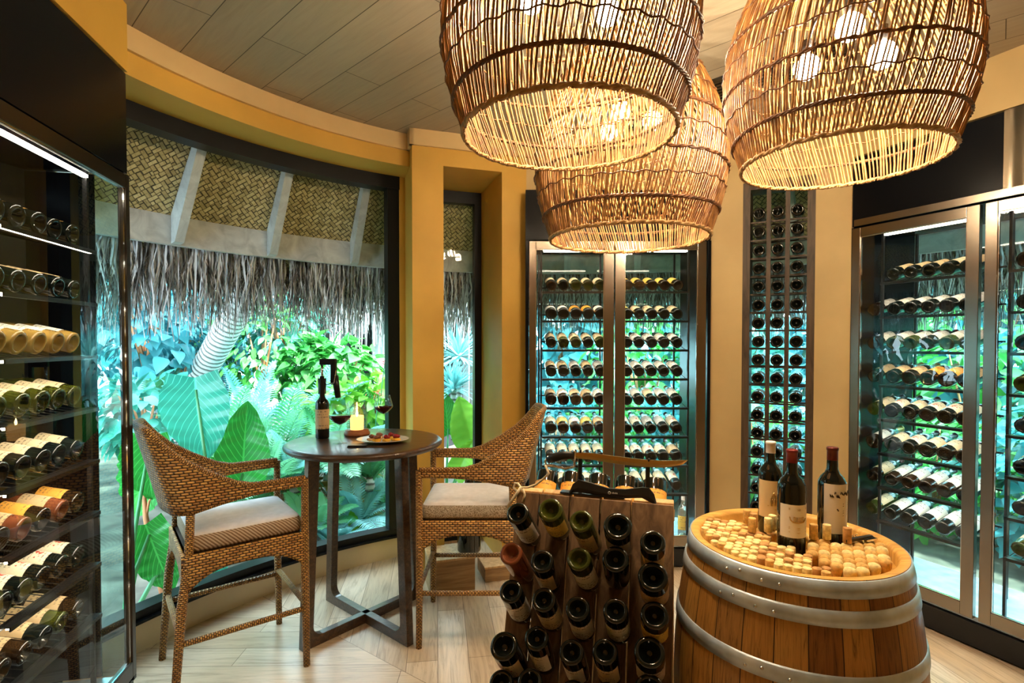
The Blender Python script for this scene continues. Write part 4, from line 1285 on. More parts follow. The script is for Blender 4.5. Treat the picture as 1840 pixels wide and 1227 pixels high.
for r in range(5):
    el_ = R((41, 42, 45, 49, 51)[r]); ax = (nf * cos(el_) + Vector((0, 0, 1)) * sin(el_)).normalized()
    for c in range(5):
        bx_, by_ = bases[r][c]
        p = atplane(bx_, by_, W0 + ax * PROT, pn)
        kd = big.get((r, c), 'bordeaux')
        hgt = {'bordeaux': .0, 'burgundy': .0, 'champagne': .0}[kd]
        lab = '%s bottle base up, %s row from top, %s column of the riddling rack' % (gname[gl[r][c]], RN[r] if r < 4 else 'fifth', ('left', 'second', 'middle', 'fourth', 'right')[c])
        a2 = (-ax + Vector((rnd.uniform(-.05, .05), rnd.uniform(-.03, .03), rnd.uniform(-.03, .03)))).normalized()
        bottle(lie(p - a2 * .003, a2, up=-nf * .0 + Vector((0, 0, -1)) + nf * 1.2, roll=R(rnd.uniform(-35, 25))), lab, kd, gl[r][c], lbs[r][c], None, 32, 'bottles in the riddling rack')
# rear panel bottles with orange labels
axb = (nb * cos(EL) + Vector((0, 0, 1)) * sin(EL)).normalized()
for c in range(5):
    a = .06 + c * .106
    hole = W0b + wd * a + dnb * .145
    p = hole + axb * .20
    bottle(lie(p, -axb, up=nf * .8 + Vector((0, 0, 1.0)), roll=0), 'orange-label bottle on the far side of the riddling rack, %s from the left' % ordinal(c), 'champagne', 'dark_glass', 'label_orange', None, 24, 'orange-label bottles on the far side')

# sabre display on top
def alongtop(s, up=0.0, out=0.0): return W0 + wd * s + Vector((0, 0, up)) - nf * (.04 - out)
t = thing('sabre_stand', 'black two-post metal stand on top of the riddling rack', 'sabre stand', alongtop(.26, 0))
O2 = Vector(t.location)
s0 = aty(1037, 905, 1.93).x; 
mb = MB()
for px_, ytop in ((1036, 812), (1157, 828)):
    # find position along the top
    a, b = ray(px_, 880)
    k = (W0.y + .04 - 0)
    s = (a * (W0.y + .04) - W0.x) / (wd.x - a * wd.y)
    p = W0 + wd * s; p = p - nf * .04
    zt_ = EYE + ray(px_, ytop)[1] * p.y
    Tp = Matrix.Translation(Vector((p.x, p.y, 0)) - Vector((O2.x, O2.y, O2.z)))
    mb = MB(); mb.box((-.007, -.004, .999), (.007, .004, zt_), Tp)
    mb.tube([Vector((p.x, p.y, zt_)) - O2 + Vector((0, q[0], q[1])) for q in ((0, 0), (-.014, .0), (-.018, .012))], .004, 6)
    mb.build('post', 'black_metal', t)
    if px_ == 1036: sL, zL, pL = s, zt_, p
    else: sR, zR, pR = s, zt_, p
mb = MB(); Tm = Matrix(((wd.x, nf.x, 0, 0), (wd.y, nf.y, 0, 0), (0, 0, 1, 0), (0, 0, 0, 1)))
mb.box((-.10, -.018, -.0005), (.13, .018, .006), Tm); mb.build('foot', 'black_metal', t)
def strip(name, pts, ws, th, mat, par, O_):
    """blade-like strip: pts centre line, ws half heights"""
    mb = MB(); rows = []
    for (p, w) in zip(pts, ws):
        p = Vector(p) - O_
        u = Vector((0, 0, 1)); o_ = nf * th
        rows.append([p - u * w, p - u * w * .2 + o_, p + u * w + o_ * .5, p + u * w - o_ * .5, p - u * w * .2 - o_, p - u * w])
    mb.grid(rows, smooth=False)
    k = len(rows[0]); n = len(mb.v)
    mb.face(list(range(k - 1))); mb.face([n - 1 - i for i in range(1, k)])
    return mb.build(name, mat, par)
def topz(px_, py_):
    a, b = ray(px_, py_)
    s = (a * (W0.y + .02) - W0.x) / (wd.x - a * wd.y)
    p = W0 + wd * s - nf * .025
    return Vector((p.x, p.y, EYE + b * p.y))
t = thing('champagne_sabre', 'champagne sabre with brass-toned blade and black grip resting on the stand', 'sabre', topz(1100, 826))
O3 = Vector(t.location)
bl = [topz(x, y) for x, y in ((1030, 818), (1060, 820), (1100, 826), (1150, 832), (1190, 834), (1222, 831), (1232, 827))]
strip('blade', bl, [.011, .012, .013, .013, .012, .008, .001], .0025, 'brass', t, O3)
mb = MB(); mb.tube([topz(x, y) - O3 for x, y in ((1028, 818), (1010, 818), (992, 822), (980, 827))], [.013, .016, .017, .012], 10, sx=.7); mb.build('grip', 'black_leather', t)
mb = MB(); mb.tube([topz(x, y) - O3 for x, y in ((982, 820), (976, 828), (978, 836), (990, 836), (1012, 842), (1028, 838), (1030, 812), (1026, 808))], .0045, 8); mb.build('guard', 'chrome', t)
t = thing('sabre_sheath', 'curved black leather sheath lying along the top of the riddling rack', 'sheath', topz(1100, 890))
O4 = Vector(t.location)
pts = [topz(x, y) + nf * .0 for x, y in ((1019, 886), (1026, 877), (1036, 873), (1060, 878), (1090, 885), (1120, 887), (1150, 885), (1163, 889), (1172, 897), (1176, 904))]
strip('leather', pts, [.004, .016, .023, .020, .016, .016, .019, .024, .018, .004], .008, 'black_leather', t, O4)
mb = MB(); q = topz(1092, 884) - O4 + nf * .0095
TQ = Matrix(((wd.x, nf.x, 0, q.x), (wd.y, nf.y, 0, q.y), (0, 0, 1, q.z), (0, 0, 0, 1)))
mb.lathe([(.003, -.0004), (.0055, -.0004), (.0055, .0004), (.003, .0004)], 10, TQ @ Matrix.Rotation(R(90), 4, 'X'))
for k in range(5): mb.box((.009 + k * .0042, -.0002, -.002), (.0115 + k * .0042, .0006, .002 + .001 * (k % 2)), TQ)
mb.build('printed_logo', 'off_white', t)
# rope tied at the left corner
t = thing('cord_tie', 'pale rope knotted at the top left corner of the riddling rack', 'rope', topz(938, 878))
O5 = Vector(t.location); mb = MB()
mb.tube([topz(x, y) - O5 + nf * o_ for x, y, o_ in ((978, 834, .015), (985, 848, .02), (975, 858, .02), (962, 868, .02), (948, 873, .02), (936, 873, .025), (930, 866, .02), (924, 866, .015), (922, 874, .02), (932, 880, .03))], .0042, 7)
mb.tube([topz(x, y) - O5 + nf * o_ for x, y, o_ in ((936, 872, .03), (930, 882, .035), (922, 893, .04), (915, 905, .04))], .0055, 7)
mb.tube([topz(x, y) - O5 + nf * o_ for x, y, o_ in ((940, 874, .03), (944, 884, .035), (941, 896, .04))], .0045, 7)
mb.build('rope', 'cord', t)

# ---------------------------------------------------------------- crates and big bottle behind the right chair
def crate(label, x, y, w, d, h, rz):
    t = thing('wooden_crate', label, 'crate', (x, y, 0), rz, None)
    mb = MB()
    mb.box((-w / 2, -d / 2, 0), (w / 2, d / 2, .012)); 
    bevel(mb.build('bottom', 'crate_wood', t), .002)
    for (a, b) in (((-w / 2, -d / 2, .012), (w / 2, -d / 2 + .012, h)), ((-w / 2, d / 2 - .012, .012), (w / 2, d / 2, h)), ((-w / 2, -d / 2 + .012, .012), (-w / 2 + .012, d / 2 - .012, h)), ((w / 2 - .012, -d / 2 + .012, .012), (w / 2, d / 2 - .012, h))):
        bevel(MB().box(a, b).build('side', 'crate_wood', t), .0015)
    bevel(MB().box((-w / 2 - .004, -d / 2 - .004, h + .0005), (w / 2 + .004, d / 2 + .004, h + .013)).build('lid', 'pale_wood', t), .0015)
crate('wooden wine crate on the floor behind the right chair, nearer the window', -.40, 3.39, .28, .24, .20, R(17))
crate('wooden wine crate on the floor beside the middle fridge, behind the right chair', -.08, 3.56, .26, .22, .085, R(17))
t = thing('large_wine_bottle', 'big dark bottle with an orange half-sun emblem standing behind the right chair', 'bottle', (-.275, 3.40, .2145), R(-85))
mb = MB(); s_ = 1.62
mb.lathe([(.0001, .02)] + [(a * s_ * 1.05, b * s_) for a, b in prof('champagne')[1:]], 28); mb.build('glass_body', 'dark_glass', t)
r_ = .044 * s_ * 1.05 + .0012
mb = MB()
def PP(a, z): return (r_ * cos(a), r_ * sin(a), z)
zc_ = .16
n = 14
base_ = [PP(R(-38 + 76 * i / n), zc_ - .004 ) for i in range(n + 1)]; top_ = [PP(R(-38 + 76 * i / n), zc_ + .034 * sin(pi * i / n)) for i in range(n + 1)]
mb.grid([[a, b] for a, b in zip(base_, top_)])
for k in range(9):
    w = pi * (k + .5) / 9
    a0 = -cos(w)
    mb.tube([PP(a0 * R(34), zc_ + .040 * sin(w)), PP(a0 * R(44), zc_ + .054 * sin(w) + .003), PP(a0 * R(50), zc_ + .066 * sin(w) + .006)], [.0035, .003, .001], 5)
mb.build('sun_emblem', 'sun_orange', t)
# standing white-wine bottle inside the middle fridge
q = aty(1227, 985, 3.80)
bottle(upright(q.x, q.y, .1615, R(-100)), 'pale wine bottle with yellow label standing at the bottom right of middle fridge', 'bordeaux', 'clear_glass', 'label_yellow', 'foil_white', 20, tall=.9)
# ---------------------------------------------------------------- eaves
E0, E1 = R(2), R(172)
n = 90
mb = MB(); rows = []; uv = []
prof_e = [(2.80, 2.80), (2.80, 2.66), (3.05, 2.33), (3.30, 2.02)]
prof_e = [(2.62, 2.92), (3.05, 2.31), (3.32, 1.97)]
for i in range(n + 1):
    w = E0 + (E1 - E0) * i / n
    rows.append([(CC.x + r * cos(w), CC.y + r * sin(w), z) for r, z in prof_e]); uv.append([(w * 2.9, j * .75) for j in range(3)])
mb.grid(rows, uv, smooth=False)
o = mb.build('roof_soffit', 'palm_mat'); struct(o)
mb = MB(); rows = []
for i in range(n + 1):
    w = E0 + (E1 - E0) * i / n
    rows.append([(CC.x + r * cos(w), CC.y + r * sin(w), z) for r, z in ((2.62, 3.10), (3.05, 2.50), (3.42, 2.02), (3.36, 1.96), (3.05, 2.33), (2.62, 2.94))])
mb.grid(rows, smooth=False); struct(mb.build('roof_thatch', 'thatch_solid'))
mb = MB(); sector(mb, 3.03, 3.075, E0, E1, 2.15, 2.33, n)
tag(mb.build('eaves_beam', 'white_beam'), 'long curved white beam under the woven eaves outside the window', 'beam')
# rafters
def ang_at(px, py, r):
    return ang(circ_ray(px, r))
th1, th2, th3 = ang_at(322, 430, 3.0), ang_at(491, 450, 3.0), ang_at(638, 470, 3.0)
step = ((th1 - th2) + (th2 - th3)) / 2
ra = [th1 + step, th1, th2, th3] + [th3 - step * k for k in range(1, 8)]
def rafter():
    mb = MB()
    # local x outward
    pts = [(2.66, 2.845), (2.66, 2.745), (2.98, 2.165), (3.025, 2.155), (3.025, 2.335)]
    T = Matrix.Rotation(R(90), 4, 'X')
    poly = [(p[0], p[1]) for p in pts]
    mb.prism(poly, -.027, .027, T)
    return mb.mesh('rafter', 'white_beam')
rm = rafter()
rl = ['at the far left, beside the fridge', 'leftmost of those seen through the curved window', 'middle of those seen through the curved window', 'rightmost of those seen through the curved window']
for k, w in enumerate(ra):
    if w < E0: continue
    o = bpy.data.objects.new('rafter', rm); COL.objects.link(o)
    o.location = (CC.x, CC.y, 0); o.rotation_euler = (0, 0, w)
    tag(o, 'white sloping rafter under the eaves, ' + (rl[k] if k < 4 else '%s after the niche window going right' % ordinal(k - 4)), 'rafter', 'white rafters under the eaves')
# thatch fringe
def fringe(name, mat, c, r0, r1, t0, t1, ztop, zbot, count, rr, w=.006, zt_j=.03):
    mb = MB()
    for i in range(count):
        a = rr.uniform(t0, t1); r = rr.uniform(r0, r1)
        L = (ztop - zbot) * (rr.uniform(.45, 1.0) if rr.random() < .8 else rr.uniform(.9, 1.18))
        z = ztop + rr.uniform(-zt_j, zt_j); da = rr.uniform(-.02, .02); ww = w * rr.uniform(.5, 1.4) / r
        k = rr.uniform(-.012, .012); tw = rr.uniform(-1, 1)
        P = []
        for s in range(4):
            f = s / 3; aa = a + da * f * f + k * sin(f * 5); rad = r + .03 * f
            q = 1 - .75 * f
            P.append(((c[0] + rad * cos(aa - ww * q), c[1] + rad * sin(aa - ww * q), z - L * f), (c[0] + (rad + w * tw) * cos(aa + ww * q), c[1] + (rad + w * tw) * sin(aa + ww * q), z - L * f)))
        mb.grid(P, smooth=False)
    return mb.build(name, mat)
o = fringe('thatch_fringe', 'thatch_strands', CC, 3.09, 3.40, E0, E1, 2.19, 1.66, 11000, random.Random(5), .0048)
tag(o, 'ragged fringe of dry thatch strands hanging below the white eaves beam', 'thatch', kind='stuff')

# ---------------------------------------------------------------- ground
mb = MB(); rows = []
g = random.Random(3)
for i in range(61):
    w = R(-25 + 230 * i / 60); rr_ = []
    for j in range(22):
        r = 2.60 + j * .55
        z = -.10 + .02 * sin(w * 9 + j) + .06 * max(0, j - 2) * .5
        rr_.append((CC.x + r * cos(w), CC.y + r * sin(w), z))
    rows.append(rr_)
mb.grid(rows); struct(mb.build('ground', 'garden_soil'))

# ---------------------------------------------------------------- plants
def leafshape(kind, L, W, rr, bend=.3):
    """returns rows (left, mid, right) along +x with droop, flat in xy"""
    if kind == 'heart': prof_ = [(0, .02), (.04, .34), (.16, .5), (.35, .48), (.6, .34), (.82, .15), (1, 0)]
    elif kind == 'oval': prof_ = [(0, .02), (.2, .34), (.45, .46), (.7, .34), (.9, .12), (1, 0)]
    elif kind == 'taro': prof_ = [(-.18, .12), (-.12, .34), (0, .46), (.15, .5), (.35, .46), (.55, .36), (.75, .22), (.9, .09), (1, 0)]
    else: prof_ = [(0, .2), (.3, .5), (.7, .35), (1, 0)]
    out = []; uv = []
    for t_, w in prof_:
        z = -bend * L * t_ * t_
        out.append([(L * t_, -W * w, z + W * w * .22), (L * t_, 0, z), (L * t_, W * w, z + W * w * .22)])
        uv.append([(.5 - w, max(0, t_)), (.5, max(0, t_)), (.5 + w, max(0, t_))])
    return out, uv
def put_leaf(mb, kind, pos, dirv, up, L, W, rr, bend=.3):
    x = Vector(dirv).normalized(); z = Vector(up); z = (z - x * z.dot(x))
    if z.length < 1e-4: z = x.orthogonal()
    z.normalize(); y = z.cross(x)
    rows, uv = leafshape(kind, L, W, rr, bend)
    rows = [[Vector(pos) + x * p[0] + y * p[1] + z * p[2] for p in r] for r in rows]
    mb.grid(rows, uv)
def cam_dir(p): 
    d = Vector((-p[0], -p[1], EYE - p[2])); return d.normalized()
def bushmesh(seed, rx, rz, nl, kind, L, spread=.5):
    rr = random.Random(seed); mb = MB()
    for i in range(nl):
        u = rr.uniform(-1, 1); a = rr.uniform(0, 2 * pi); s = sqrt(1 - u * u)
        k = rr.uniform(.55, 1.0)
        p = Vector((rx * s * cos(a) * k, rx * s * sin(a) * k, rz + rz * u * k))
        d = Vector((cos(a) * s, sin(a) * s, u * .6 - .35 + rr.uniform(-spread, spread))) + Vector((rr.uniform(-.6, .6), rr.uniform(-.6, .6), 0))
        up = Vector((cos(a) * s, sin(a) * s, .7 + u * .5)) + Vector((rr.uniform(-.4, .4),) * 3)
        l = L * rr.uniform(.6, 1.25)
        put_leaf(mb, kind, p, d, up, l, l * (.85 if kind == 'heart' else .5), rr)
    return mb
def stems(seed, rx, rz, n_=7):
    rr = random.Random(seed + 50); mb = MB()
    for i in range(n_):
        a = rr.uniform(0, 2 * pi); r = rx * rr.uniform(.2, .7)
        mb.tube([(0, 0, 0), (r * .4 * cos(a), r * .4 * sin(a), rz * .7), (r * cos(a), r * sin(a), rz * 1.5)], [.018, .012, .005], 6)
    return mb
BUSH = {}
def bush(label, x, y, z, seed, rx, rz, nl, kind, L, mat, name='leafy_shrub', cat='shrub', group=None, rot=0):
    key = (seed, rx, rz, nl, kind, L)
    if key not in BUSH:
        BUSH[key] = (bushmesh(seed, rx, rz, nl, kind, L).mesh('foliage', mat), stems(seed, rx, rz).mesh('stems', 'clay'))
    t = thing(name, label, cat, (x, y, z), rot, group)
    f, s = BUSH[key]
    if f.materials[0] != M[mat]:
        f = f.copy(); f.materials[0] = M[mat]
    put('foliage', f, t); put('stems', s, t)
    return t
def frond(mb, base, az, elev, L, rr, droop=1.0, leaf=.22, n_=22, lw=.02):
    d = Vector((cos(az) * cos(elev), sin(az) * cos(elev), sin(elev)))
    p = Vector(base); path = [p.copy()]; dirs = [d.copy()]
    steps = 14
    for i in range(steps):
        d = (d + Vector((0, 0, -droop * 1.35 / steps * (.4 + i / steps)))).normalized()
        p = p + d * L / steps; path.append(p.copy()); dirs.append(d.copy())
    mb.tube(path, [.008 * (1 - .8 * i / steps) for i in range(steps + 1)], 4, cap=False)
    for k in range(n_):
        f = .18 + .80 * k / n_
        i = f * steps; j = int(i); fr = i - j
        q = path[j].lerp(path[min(j + 1, steps)], fr); d = dirs[j]
        side = d.cross(Vector((0, 0, 1))); 
        if side.length < 1e-3: side = Vector((1, 0, 0))
        side.normalize()
        ll = leaf * (sin(pi * (.12 + f * .86)) * .9 + .15)
        for s in (-1, 1):
            ld = (side * s * .85 + d * .65 + Vector((0, 0, .12))).normalized()
            w = side.cross(ld) if False else d.cross(ld).normalized()
            wv = ld.cross(w).normalized() * lw * .5
            a = q; b = q + ld * ll * .55 + Vector((0, 0, -.02 * ll)); c = q + ld * ll + Vector((0, 0, -.22 * ll))
            mb.grid([[a - wv * .5, a + wv * .5], [b - wv, b + wv], [c - wv * .1, c + wv * .1]])
def palm(label, x, y, z, seed, nf_, L, mat, leaf=.22, el=(35, 80), droop=1.0, group=None, name='fern_palm', lw=.02, n_=22):
    rr = random.Random(seed)
    t = thing(name, label, 'palm', (x, y, z), 0, group)
    mb = MB()
    for k in range(nf_):
        frond(mb, (0, 0, .05), 2 * pi * k / nf_ + rr.uniform(-.3, .3), R(rr.uniform(*el)), L * rr.uniform(.75, 1.15), rr, droop * rr.uniform(.8, 1.2), leaf, n_, lw)
    mb.build('fronds', mat, t)
    mb = MB(); mb.tube([(0, 0, 0), (0, 0, .12)], [.05, .03], 8); mb.build('stump', 'palm_bark', t)
    return t
def bigleaf(t, base, p0, dirv, up, L, W, mat, bend=.25):
    mb = MB(); 
    mb.tube([base, (Vector(base) + Vector(p0)) / 2 + Vector((0, 0, .08)), p0], [.016, .012, .008], 7)
    mb.build('stalk', 'frond_green', t)
    mb = MB()
    x = Vector(dirv).normalized(); z = Vector(up); z = (z - x * z.dot(x)).normalized(); y = z.cross(x)
    rows = []; uvs = []
    n1, n2 = 26, 10
    for i in range(n1 + 1):
        f = i / n1
        tt = -.16 + 1.16 * f
        w = W * .5 * (max(0, sin(pi * min(1, .12 + .88 * f) ** .72)) ** .7)
        row = []; ur = []
        for j in range(-n2, n2 + 1):
            s = j / n2
            notch = max(0, -tt) * 0
            wv = .012 * sin(f * 38 + abs(s) * 3) * abs(s)
            p = Vector(p0) + x * (tt * L + (-.10 * L if f < .02 else 0) * abs(s)) + y * (w * s) + z * (abs(s) * w * .28 - bend * L * tt * abs(tt) + wv)
            row.append(p); ur.append((.5 + s * .5, max(0, f)))
        rows.append(row); uvs.append(ur)
    mb.grid(rows, uvs)
    mb.build('leaf_blade', mat, t)
def taro(label, x, y, leaves, z=-.1):
    t = thing('elephant_ear_plant', label, 'plant', (x, y, z), 0)
    for (tp, dv, up, L, W, mat, bd) in leaves:
        p0 = Vector(tp) - Vector((x, y, z))
        bigleaf(t, (0, 0, 0), p0, dv, up, L, W, mat, bd)
    return t
# great leaves just outside the glass
def at(px, py, Y): return aty(px, py, Y)
c = at(330, 720, 3.55); c2 = at(453, 725, 3.72)
taro('plant with huge ribbed elephant-ear leaves just outside the window behind the left chair', -2.0, 3.62, [
    (at(352, 700, 3.55), (.05, .05, -1), (.25, -1, .25), .50, .42, 'leaf_taro_blue', .10),
    (at(436, 850, 3.72), (.05, .02, 1), (.3, -1, .2), .50, .36, 'leaf_taro', .12),
    (at(285, 830, 3.35), (-.5, .1, -.6), (.3, -1, .6), .50, .40, 'leaf_taro', .2),
    (at(400, 880, 3.75), (-.75, .1, .45), (.1, -.8, .8), .42, .34, 'leaf_taro', .2)])
taro('elephant-ear plant with low bright leaves at the foot of the window, behind left chair legs', -2.18, 2.95, [
    (at(268, 960, 3.1), (.2, .1, -.8), (.4, -1, .5), .40, .26, 'leaf_taro', .2),
    (at(268, 800, 3.1), (-.1, .1, -1), (.3, -1, .2), .36, .28, 'leaf_taro', .2),
    (at(330, 985, 3.3), (.5, .1, -.3), (.2, -.8, .8), .30, .2, 'leaf_taro_blue', .2)])
# low broad leaves by the table
taro('low plant with broad pale green leaves at the window foot seen under the bar table', -1.12, 4.45, [
    (at(640, 955, 4.30), (-.3, 0, 1), (.1, -1, .3), .17, .12, 'leaf_lime', .2),
    (at(668, 975, 4.3), (.8, 0, .7), (0, -1, .6), .20, .12, 'leaf_taro_blue', .2),
    (at(690, 965, 4.4), (.3, 0, .9), (0, -1, .5), .20, .12, 'leaf_taro', .2),
    (at(702, 985, 4.3), (.9, 0, .2), (0, -1, .9), .18, .12, 'leaf_lime', .2)])
q = at(822, 790, 5.2)
taro('banana-like plant with bright green leaves seen through the narrow window', -.62, 5.0, [
    (at(845, 790, 5.0), (-.25, 0, 1), (.2, -1, .2), .42, .34, 'leaf_lime', .1),
    (at(805, 770, 5.1), (-.1, 0, 1), (.2, -1, .2), .35, .26, 'leaf_taro', .1),
    (at(822, 850, 4.9), (.4, 0, .9), (0, -1, .4), .34, .22, 'leaf_lime', .1)])
# leaning palm trunk
t = thing('leaning_palm_trunk', 'pale ringed palm trunk leaning to the right outside the curved window', 'palm tree', at(270, 1010, 6.3))
O6 = Vector(t.location)
pp = [at(270, 1010, 6.3), at(300, 812, 6.1), at(335, 735, 5.7), at(372, 655, 5.35), at(408, 590, 5.1), at(440, 535, 4.9), at(475, 475, 4.7), at(520, 410, 4.5), at(565, 345, 4.4)]
mb = MB(); mb.tube([p - O6 for p in pp], [.15, .135, .13, .125, .125, .125, .12, .12, .11], 20); mb.build('trunk', 'palm_bark', t)
t = thing('straight_palm_trunk', 'thin pale upright tree trunk behind the shrubs right of the leaning palm', 'tree trunk', at(546, 760, 6.6) * 1)
O6 = Vector(t.location)
mb = MB(); mb.tube([at(546, 760, 6.6) - O6 - Vector((0, 0, .8)), at(546, 700, 6.6) - O6, at(548, 560, 6.6) - O6, at(551, 400, 6.6) - O6], [.06, .055, .05, .05], 12); mb.build('trunk', 'palm_bark', t)
# dead branch by the lower left
t = thing('bare_branch', 'dark bare forked branch rising from the ground outside, low behind left chair', 'branch', at(292, 1085, 3.2))
O6 = Vector(t.location)
mb = MB(); mb.tube([at(x, y, 3.2) - O6 for x, y in ((300, 1090), (288, 1040), (272, 985), (262, 930), (258, 880), (264, 850))], [.024, .022, .019, .015, .01, .004], 8); mb.tube([at(x, y, 3.2) - O6 for x, y in ((262, 930), (268, 900), (278, 885))], [.009, .006, .003], 6); mb.build('bark', 'clay', t)

# shrubs seen through the curved window: (px, py of centre, Y, rx, rz, leaves, kind, leaf length, material, label)
bs = [
 (262, 560, 5.2, .62, .62, 420, 'heart', .15, 'leaf_blue', 'blue-green heart-leaved shrub at the far left behind the leaning palm'),
 (330, 640, 5.9, .62, .66, 420, 'heart', .15, 'leaf_blue', 'blue-green heart-leaved shrub directly left of the leaning palm trunk'),
 (395, 545, 6.6, .8, .7, 420, 'heart', .15, 'leaf_blue', 'tall blue-green shrub behind the upper part of the leaning palm'),
 (262, 745, 4.5, .42, .34, 320, 'oval', .16, 'leaf_teal', 'teal-green low shrub at the left edge of the window above the left chair'),
 (470, 620, 6.0, .55, .6, 360, 'oval', .15, 'leaf_green', 'green shrub just right of the leaning palm trunk'),
 (510, 585, 6.4, .5, .5, 360, 'oval', .16, 'leaf_teal', 'teal shrub behind the thin upright trunk'),
 (560, 660, 6.0, .36, .38, 300, 'heart', .14, 'leaf_green', 'green broad-leaved shrub behind the bottle with pourer'),
 (618, 668, 6.0, .40, .36, 360, 'heart', .15, 'leaf_green', 'bright green broad-leaved shrub in front of the thatched hut'),
 (600, 750, 5.2, .32, .36, 300, 'oval', .17, 'leaf_lime', 'yellow-green narrow-leaved shrub behind the candle'),
 (660, 735, 5.4, .34, .34, 300, 'oval', .17, 'leaf_lime', 'yellow-green shrub between candle and window frame'),
 (500, 860, 4.6, .36, .3, 260, 'oval', .12, 'leaf_green', 'small green shrub between the left chair arm and the table leg'),
 (430, 930, 4.2, .3, .26, 220, 'oval', .11, 'leaf_dark', 'dark low shrub under the left chair arm outside'),
 (610, 880, 4.9, .36, .3, 260, 'oval', .13, 'leaf_dry', 'yellowing dry shrub seen between the table legs'),
]
for k, (px_, py_, Y, rx, rz, nl, kd, L, mt, lb) in enumerate(bs):
    p = at(px_, py_, Y)
    z0_ = p.z - rz
    bush(lb, p.x, p.y, z0_, 20 + k, rx, rz, nl, kd, L, mt, group=None)
# palms and ferns
ps = [
 (500, 770, 4.7, 13, .85, 'frond_green', .20, 'arching fern palm with fine pale fronds left of the bar table'),
 (470, 850, 4.2, 11, .62, 'frond_green', .17, 'lower fern palm between the left chair arms and the table'),
 (560, 730, 5.2, 12, .80, 'frond_cyan', .20, 'pale cyan palm fronds behind the dispenser bottle'),
 (640, 780, 4.9, 12, .65, 'frond_cyan', .18, 'pale palm fronds behind the candle glass'),
 (690, 740, 5.6, 11, .75, 'frond_green', .20, 'fern palm against the right end of the curved window'),
 (640, 900, 4.5, 12, .60, 'frond_cyan', .18, 'grey-green palm seen through the table legs'),
 (700, 880, 4.9, 10, .60, 'frond_green', .18, 'fern palm right of the table legs by the window frame'),
 (560, 930, 4.1, 10, .45, 'frond_green', .14, 'small fern at the window foot left of the table leg'),
 (400, 780, 4.6, 10, .75, 'frond_green', .18, 'fern palm behind the elephant-ear leaves'),
 (590, 800, 4.6, 14, .60, 'frond_green', .15, 'bright fern palm between dispenser bottle and candle, low behind the table'),
 (450, 730, 5.2, 14, .75, 'frond_cyan', .17, 'pale fern palm right of the elephant-ear leaves'),
 (530, 830, 4.4, 14, .50, 'frond_cyan', .13, 'pale fine-leaved fern just left of the table edge'),
 (665, 830, 4.7, 14, .50, 'frond_green', .13, 'green fine-leaved fern below the plate, beyond the glass'),
 (600, 960, 4.1, 12, .38, 'frond_cyan', .12, 'pale low fern at the window foot between the table legs'),
 (480, 960, 4.0, 12, .38, 'frond_green', .12, 'green low fern under the left chair seat beyond the glass'),
 (270, 690, 5.2, 9, .6, 'frond_green', .16, 'bright fern palm low behind the left chair back'),
]
for k, (px_, py_, Y, nf_, L, mt, lf, lb) in enumerate(ps):
    p = at(px_, py_, Y)
    palm(lb, p.x, p.y, p.z - .30 * L / .6, 70 + k, nf_, L, mt, lf, group=None)
# spiky plants in the narrow window
def spiky(label, x, y, z, seed, n_, L, mat):
    rr = random.Random(seed); t = thing('spiky_palm', label, 'plant', (x, y, z), 0); mb = MB()
    for i in range(n_):
        a = rr.uniform(0, 2 * pi); e = R(rr.uniform(-20, 85))
        d = Vector((cos(a) * cos(e), sin(a) * cos(e), sin(e)))
        w = d.cross(Vector((0, 0, 1))).normalized() * .017; l = L * rr.uniform(.7, 1.1)
        p1 = d * l * .5; p2 = d * l + Vector((0, 0, -.12 * l))
        mb.grid([[-w * .6, w * .6], [p1 - w, p1 + w], [p2 - w * .05, p2 + w * .05]])
    mb.build('leaves', mat, t); mb = MB(); mb.tube([(0, 0, -.5), (0, 0, .02)], .03, 8); mb.build('stem', 'palm_bark', t)
for k, (px_, py_, Y, L, lb) in enumerate(((825, 640, 5.6, .40, 'upper pale spiky palm seen through the narrow window'), (815, 700, 5.3, .34, 'lower pale spiky palm seen through the narrow window'))):
    p = at(px_, py_, Y); spiky(lb, p.x, p.y, p.z, 90 + k, 120, L, 'frond_cyan')
# red flowers
for k, (px_, py_, lb) in enumerate(((682, 655, 'upper small red flower spike by the window frame'), (672, 708, 'lower small red flower spike above the far wine glass'))):
    p = at(px_, py_, 5.0); t = thing('red_flower', lb, 'flower', (p.x, p.y, p.z - .45), 0, 'red flower spikes')
    mb = MB(); mb.tube([(0, 0, 0), (.02, 0, .25), (.05, 0, .47)], .005, 5); mb.build('stem', 'frond_green', t)
    mb = MB()
    for j in range(6):
        a = j * 1.1; put_leaf(mb, 'oval', (.045, 0, .42 + .012 * j), (cos(a), sin(a), .6), (0, 0, 1), .07, .03, rnd)
    mb.build('petals', 'petal_red', t)
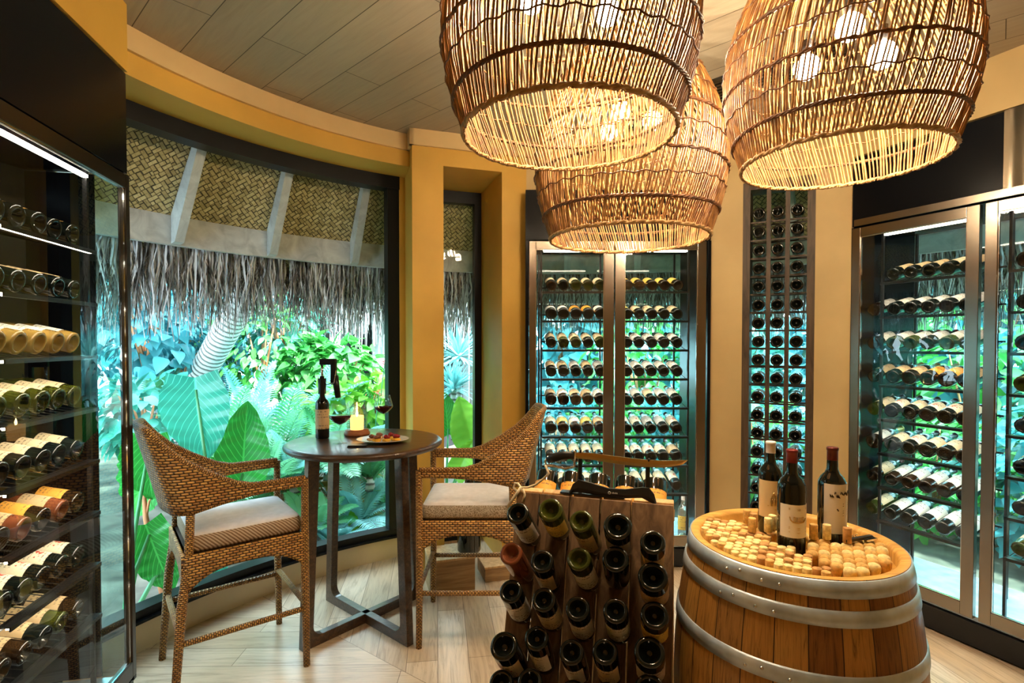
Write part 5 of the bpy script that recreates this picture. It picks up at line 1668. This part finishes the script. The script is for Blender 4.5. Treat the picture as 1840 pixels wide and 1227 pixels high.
# hedge of larger shrubs ringing the garden
hd = random.Random(8)
ring = []
kinds = [('heart', .19, 'leaf_blue', 31), ('oval', .22, 'leaf_teal', 32), ('oval', .20, 'leaf_green', 33), ('heart', .17, 'leaf_teal', 34), ('oval', .20, 'leaf_dark', 35)]
cn2 = {'leaf_blue': 'blue-green', 'leaf_teal': 'teal', 'leaf_green': 'green', 'leaf_dark': 'dark green'}
idx = 0
for row, (r, n_, zz, sc_) in enumerate(((5.6, 17, -.1, 1.05), (7.8, 18, .4, 1.6))):
    for i in range(n_):
        w = R(-5 + 185 * (i + .5 * row) / (n_ - 1))
        x = CC.x + r * cos(w) + hd.uniform(-.2, .2); y = CC.y + r * sin(w) + hd.uniform(-.2, .2)
        if row == 0 and w > R(97): continue
        if hypot(x + 1.66, y - 8.3) < 2.5: continue
        kd, L, mt, sd = kinds[hd.randrange(5)] if row == 0 else kinds[(0, 1, 4, 3, 0)[hd.randrange(5)]]
        sx = 1.0
        where = 'behind the right fridge' if w < R(48) else ('behind the wall rack' if w < R(62) else ('behind the middle fridge' if w < R(100) else 'beyond the curved window'))
        t = bush('%s shrub %s, %s of the %s row from the right' % (cn2[mt], where, ordinal(min(21, idx)), 'near' if row == 0 else 'far'), x, y, zz, sd, .75, .95, 520, kd, L, mt, group='garden shrubs in the %s row' % ('near' if row == 0 else 'far'), rot=hd.uniform(0, 6), name='garden_shrub')
        t.scale = (sc_ * sx, sc_ * sx, sc_ * 1.15)
        idx += 1
    idx = 0
# near shrubs right behind the fridges
for i in range(9):
    w = R(14 + 9.5 * i); r = 4.15
    kd, L, mt, sd = kinds[(i * 2) % 4]
    t = bush('low %s shrub growing close behind the fridges, %s from the right' % (cn2[mt], ordinal(i)), CC.x + r * cos(w), CC.y + r * sin(w), -.1, sd, .75, .95, 520, kd, L, mt, group='low shrubs behind the fridges', rot=i * 1.3, name='garden_shrub')
    t.scale = (.75, .75, .62)
# thatched hut
hx, hy = -1.66, 8.3
t = thing('thatched_hut', 'pale thatched garden hut with a white post, in the distance at right', 'hut', (hx, hy, 0))
f = fringe('thatch_roof', 'pale_thatch', (0, 0), 1.5, 1.75, 0, 2 * pi, 2.75, 1.62, 5200, random.Random(9), .012)
f.parent = t
mb = MB(); mb.lathe([(1.5, 2.0), (1.45, 2.75), (.2, 4.2), (.0001, 4.3)], 40); mb.build('roof_cone', 'pale_thatch', t)
for a in (-92, -20, 52, 124, 196): 
    mb = MB(); mb.tube([(1.25 * cos(R(a)), 1.25 * sin(R(a)), 0), (1.25 * cos(R(a)), 1.25 * sin(R(a)), 2.3)], .14, 16); mb.build('post', 'hut_white', t)
mb = MB(); mb.lathe([(.9, 0), (.9, 2.4)], 30); mb.build('shade_core', 'dim_interior', t)  # dark cylinder added for the shade inside the hut

# ---------------------------------------------------------------- light
w = bpy.data.worlds.new('sky'); sc.world = w; w.use_nodes = True
bg = w.node_tree.nodes['Background']; bg.inputs[0].default_value = (.62, .86, 1.0, 1); bg.inputs[1].default_value = 8.5
s = bpy.data.lights.new('sun', 'SUN'); s.energy = 13.0; s.angle = R(4); s.color = (.92, 1.0, .96)
so = bpy.data.objects.new('sun', s); COL.objects.link(so)
so.rotation_euler = Vector((-.42, .62, -1.05)).to_track_quat('-Z', 'Y').to_euler()
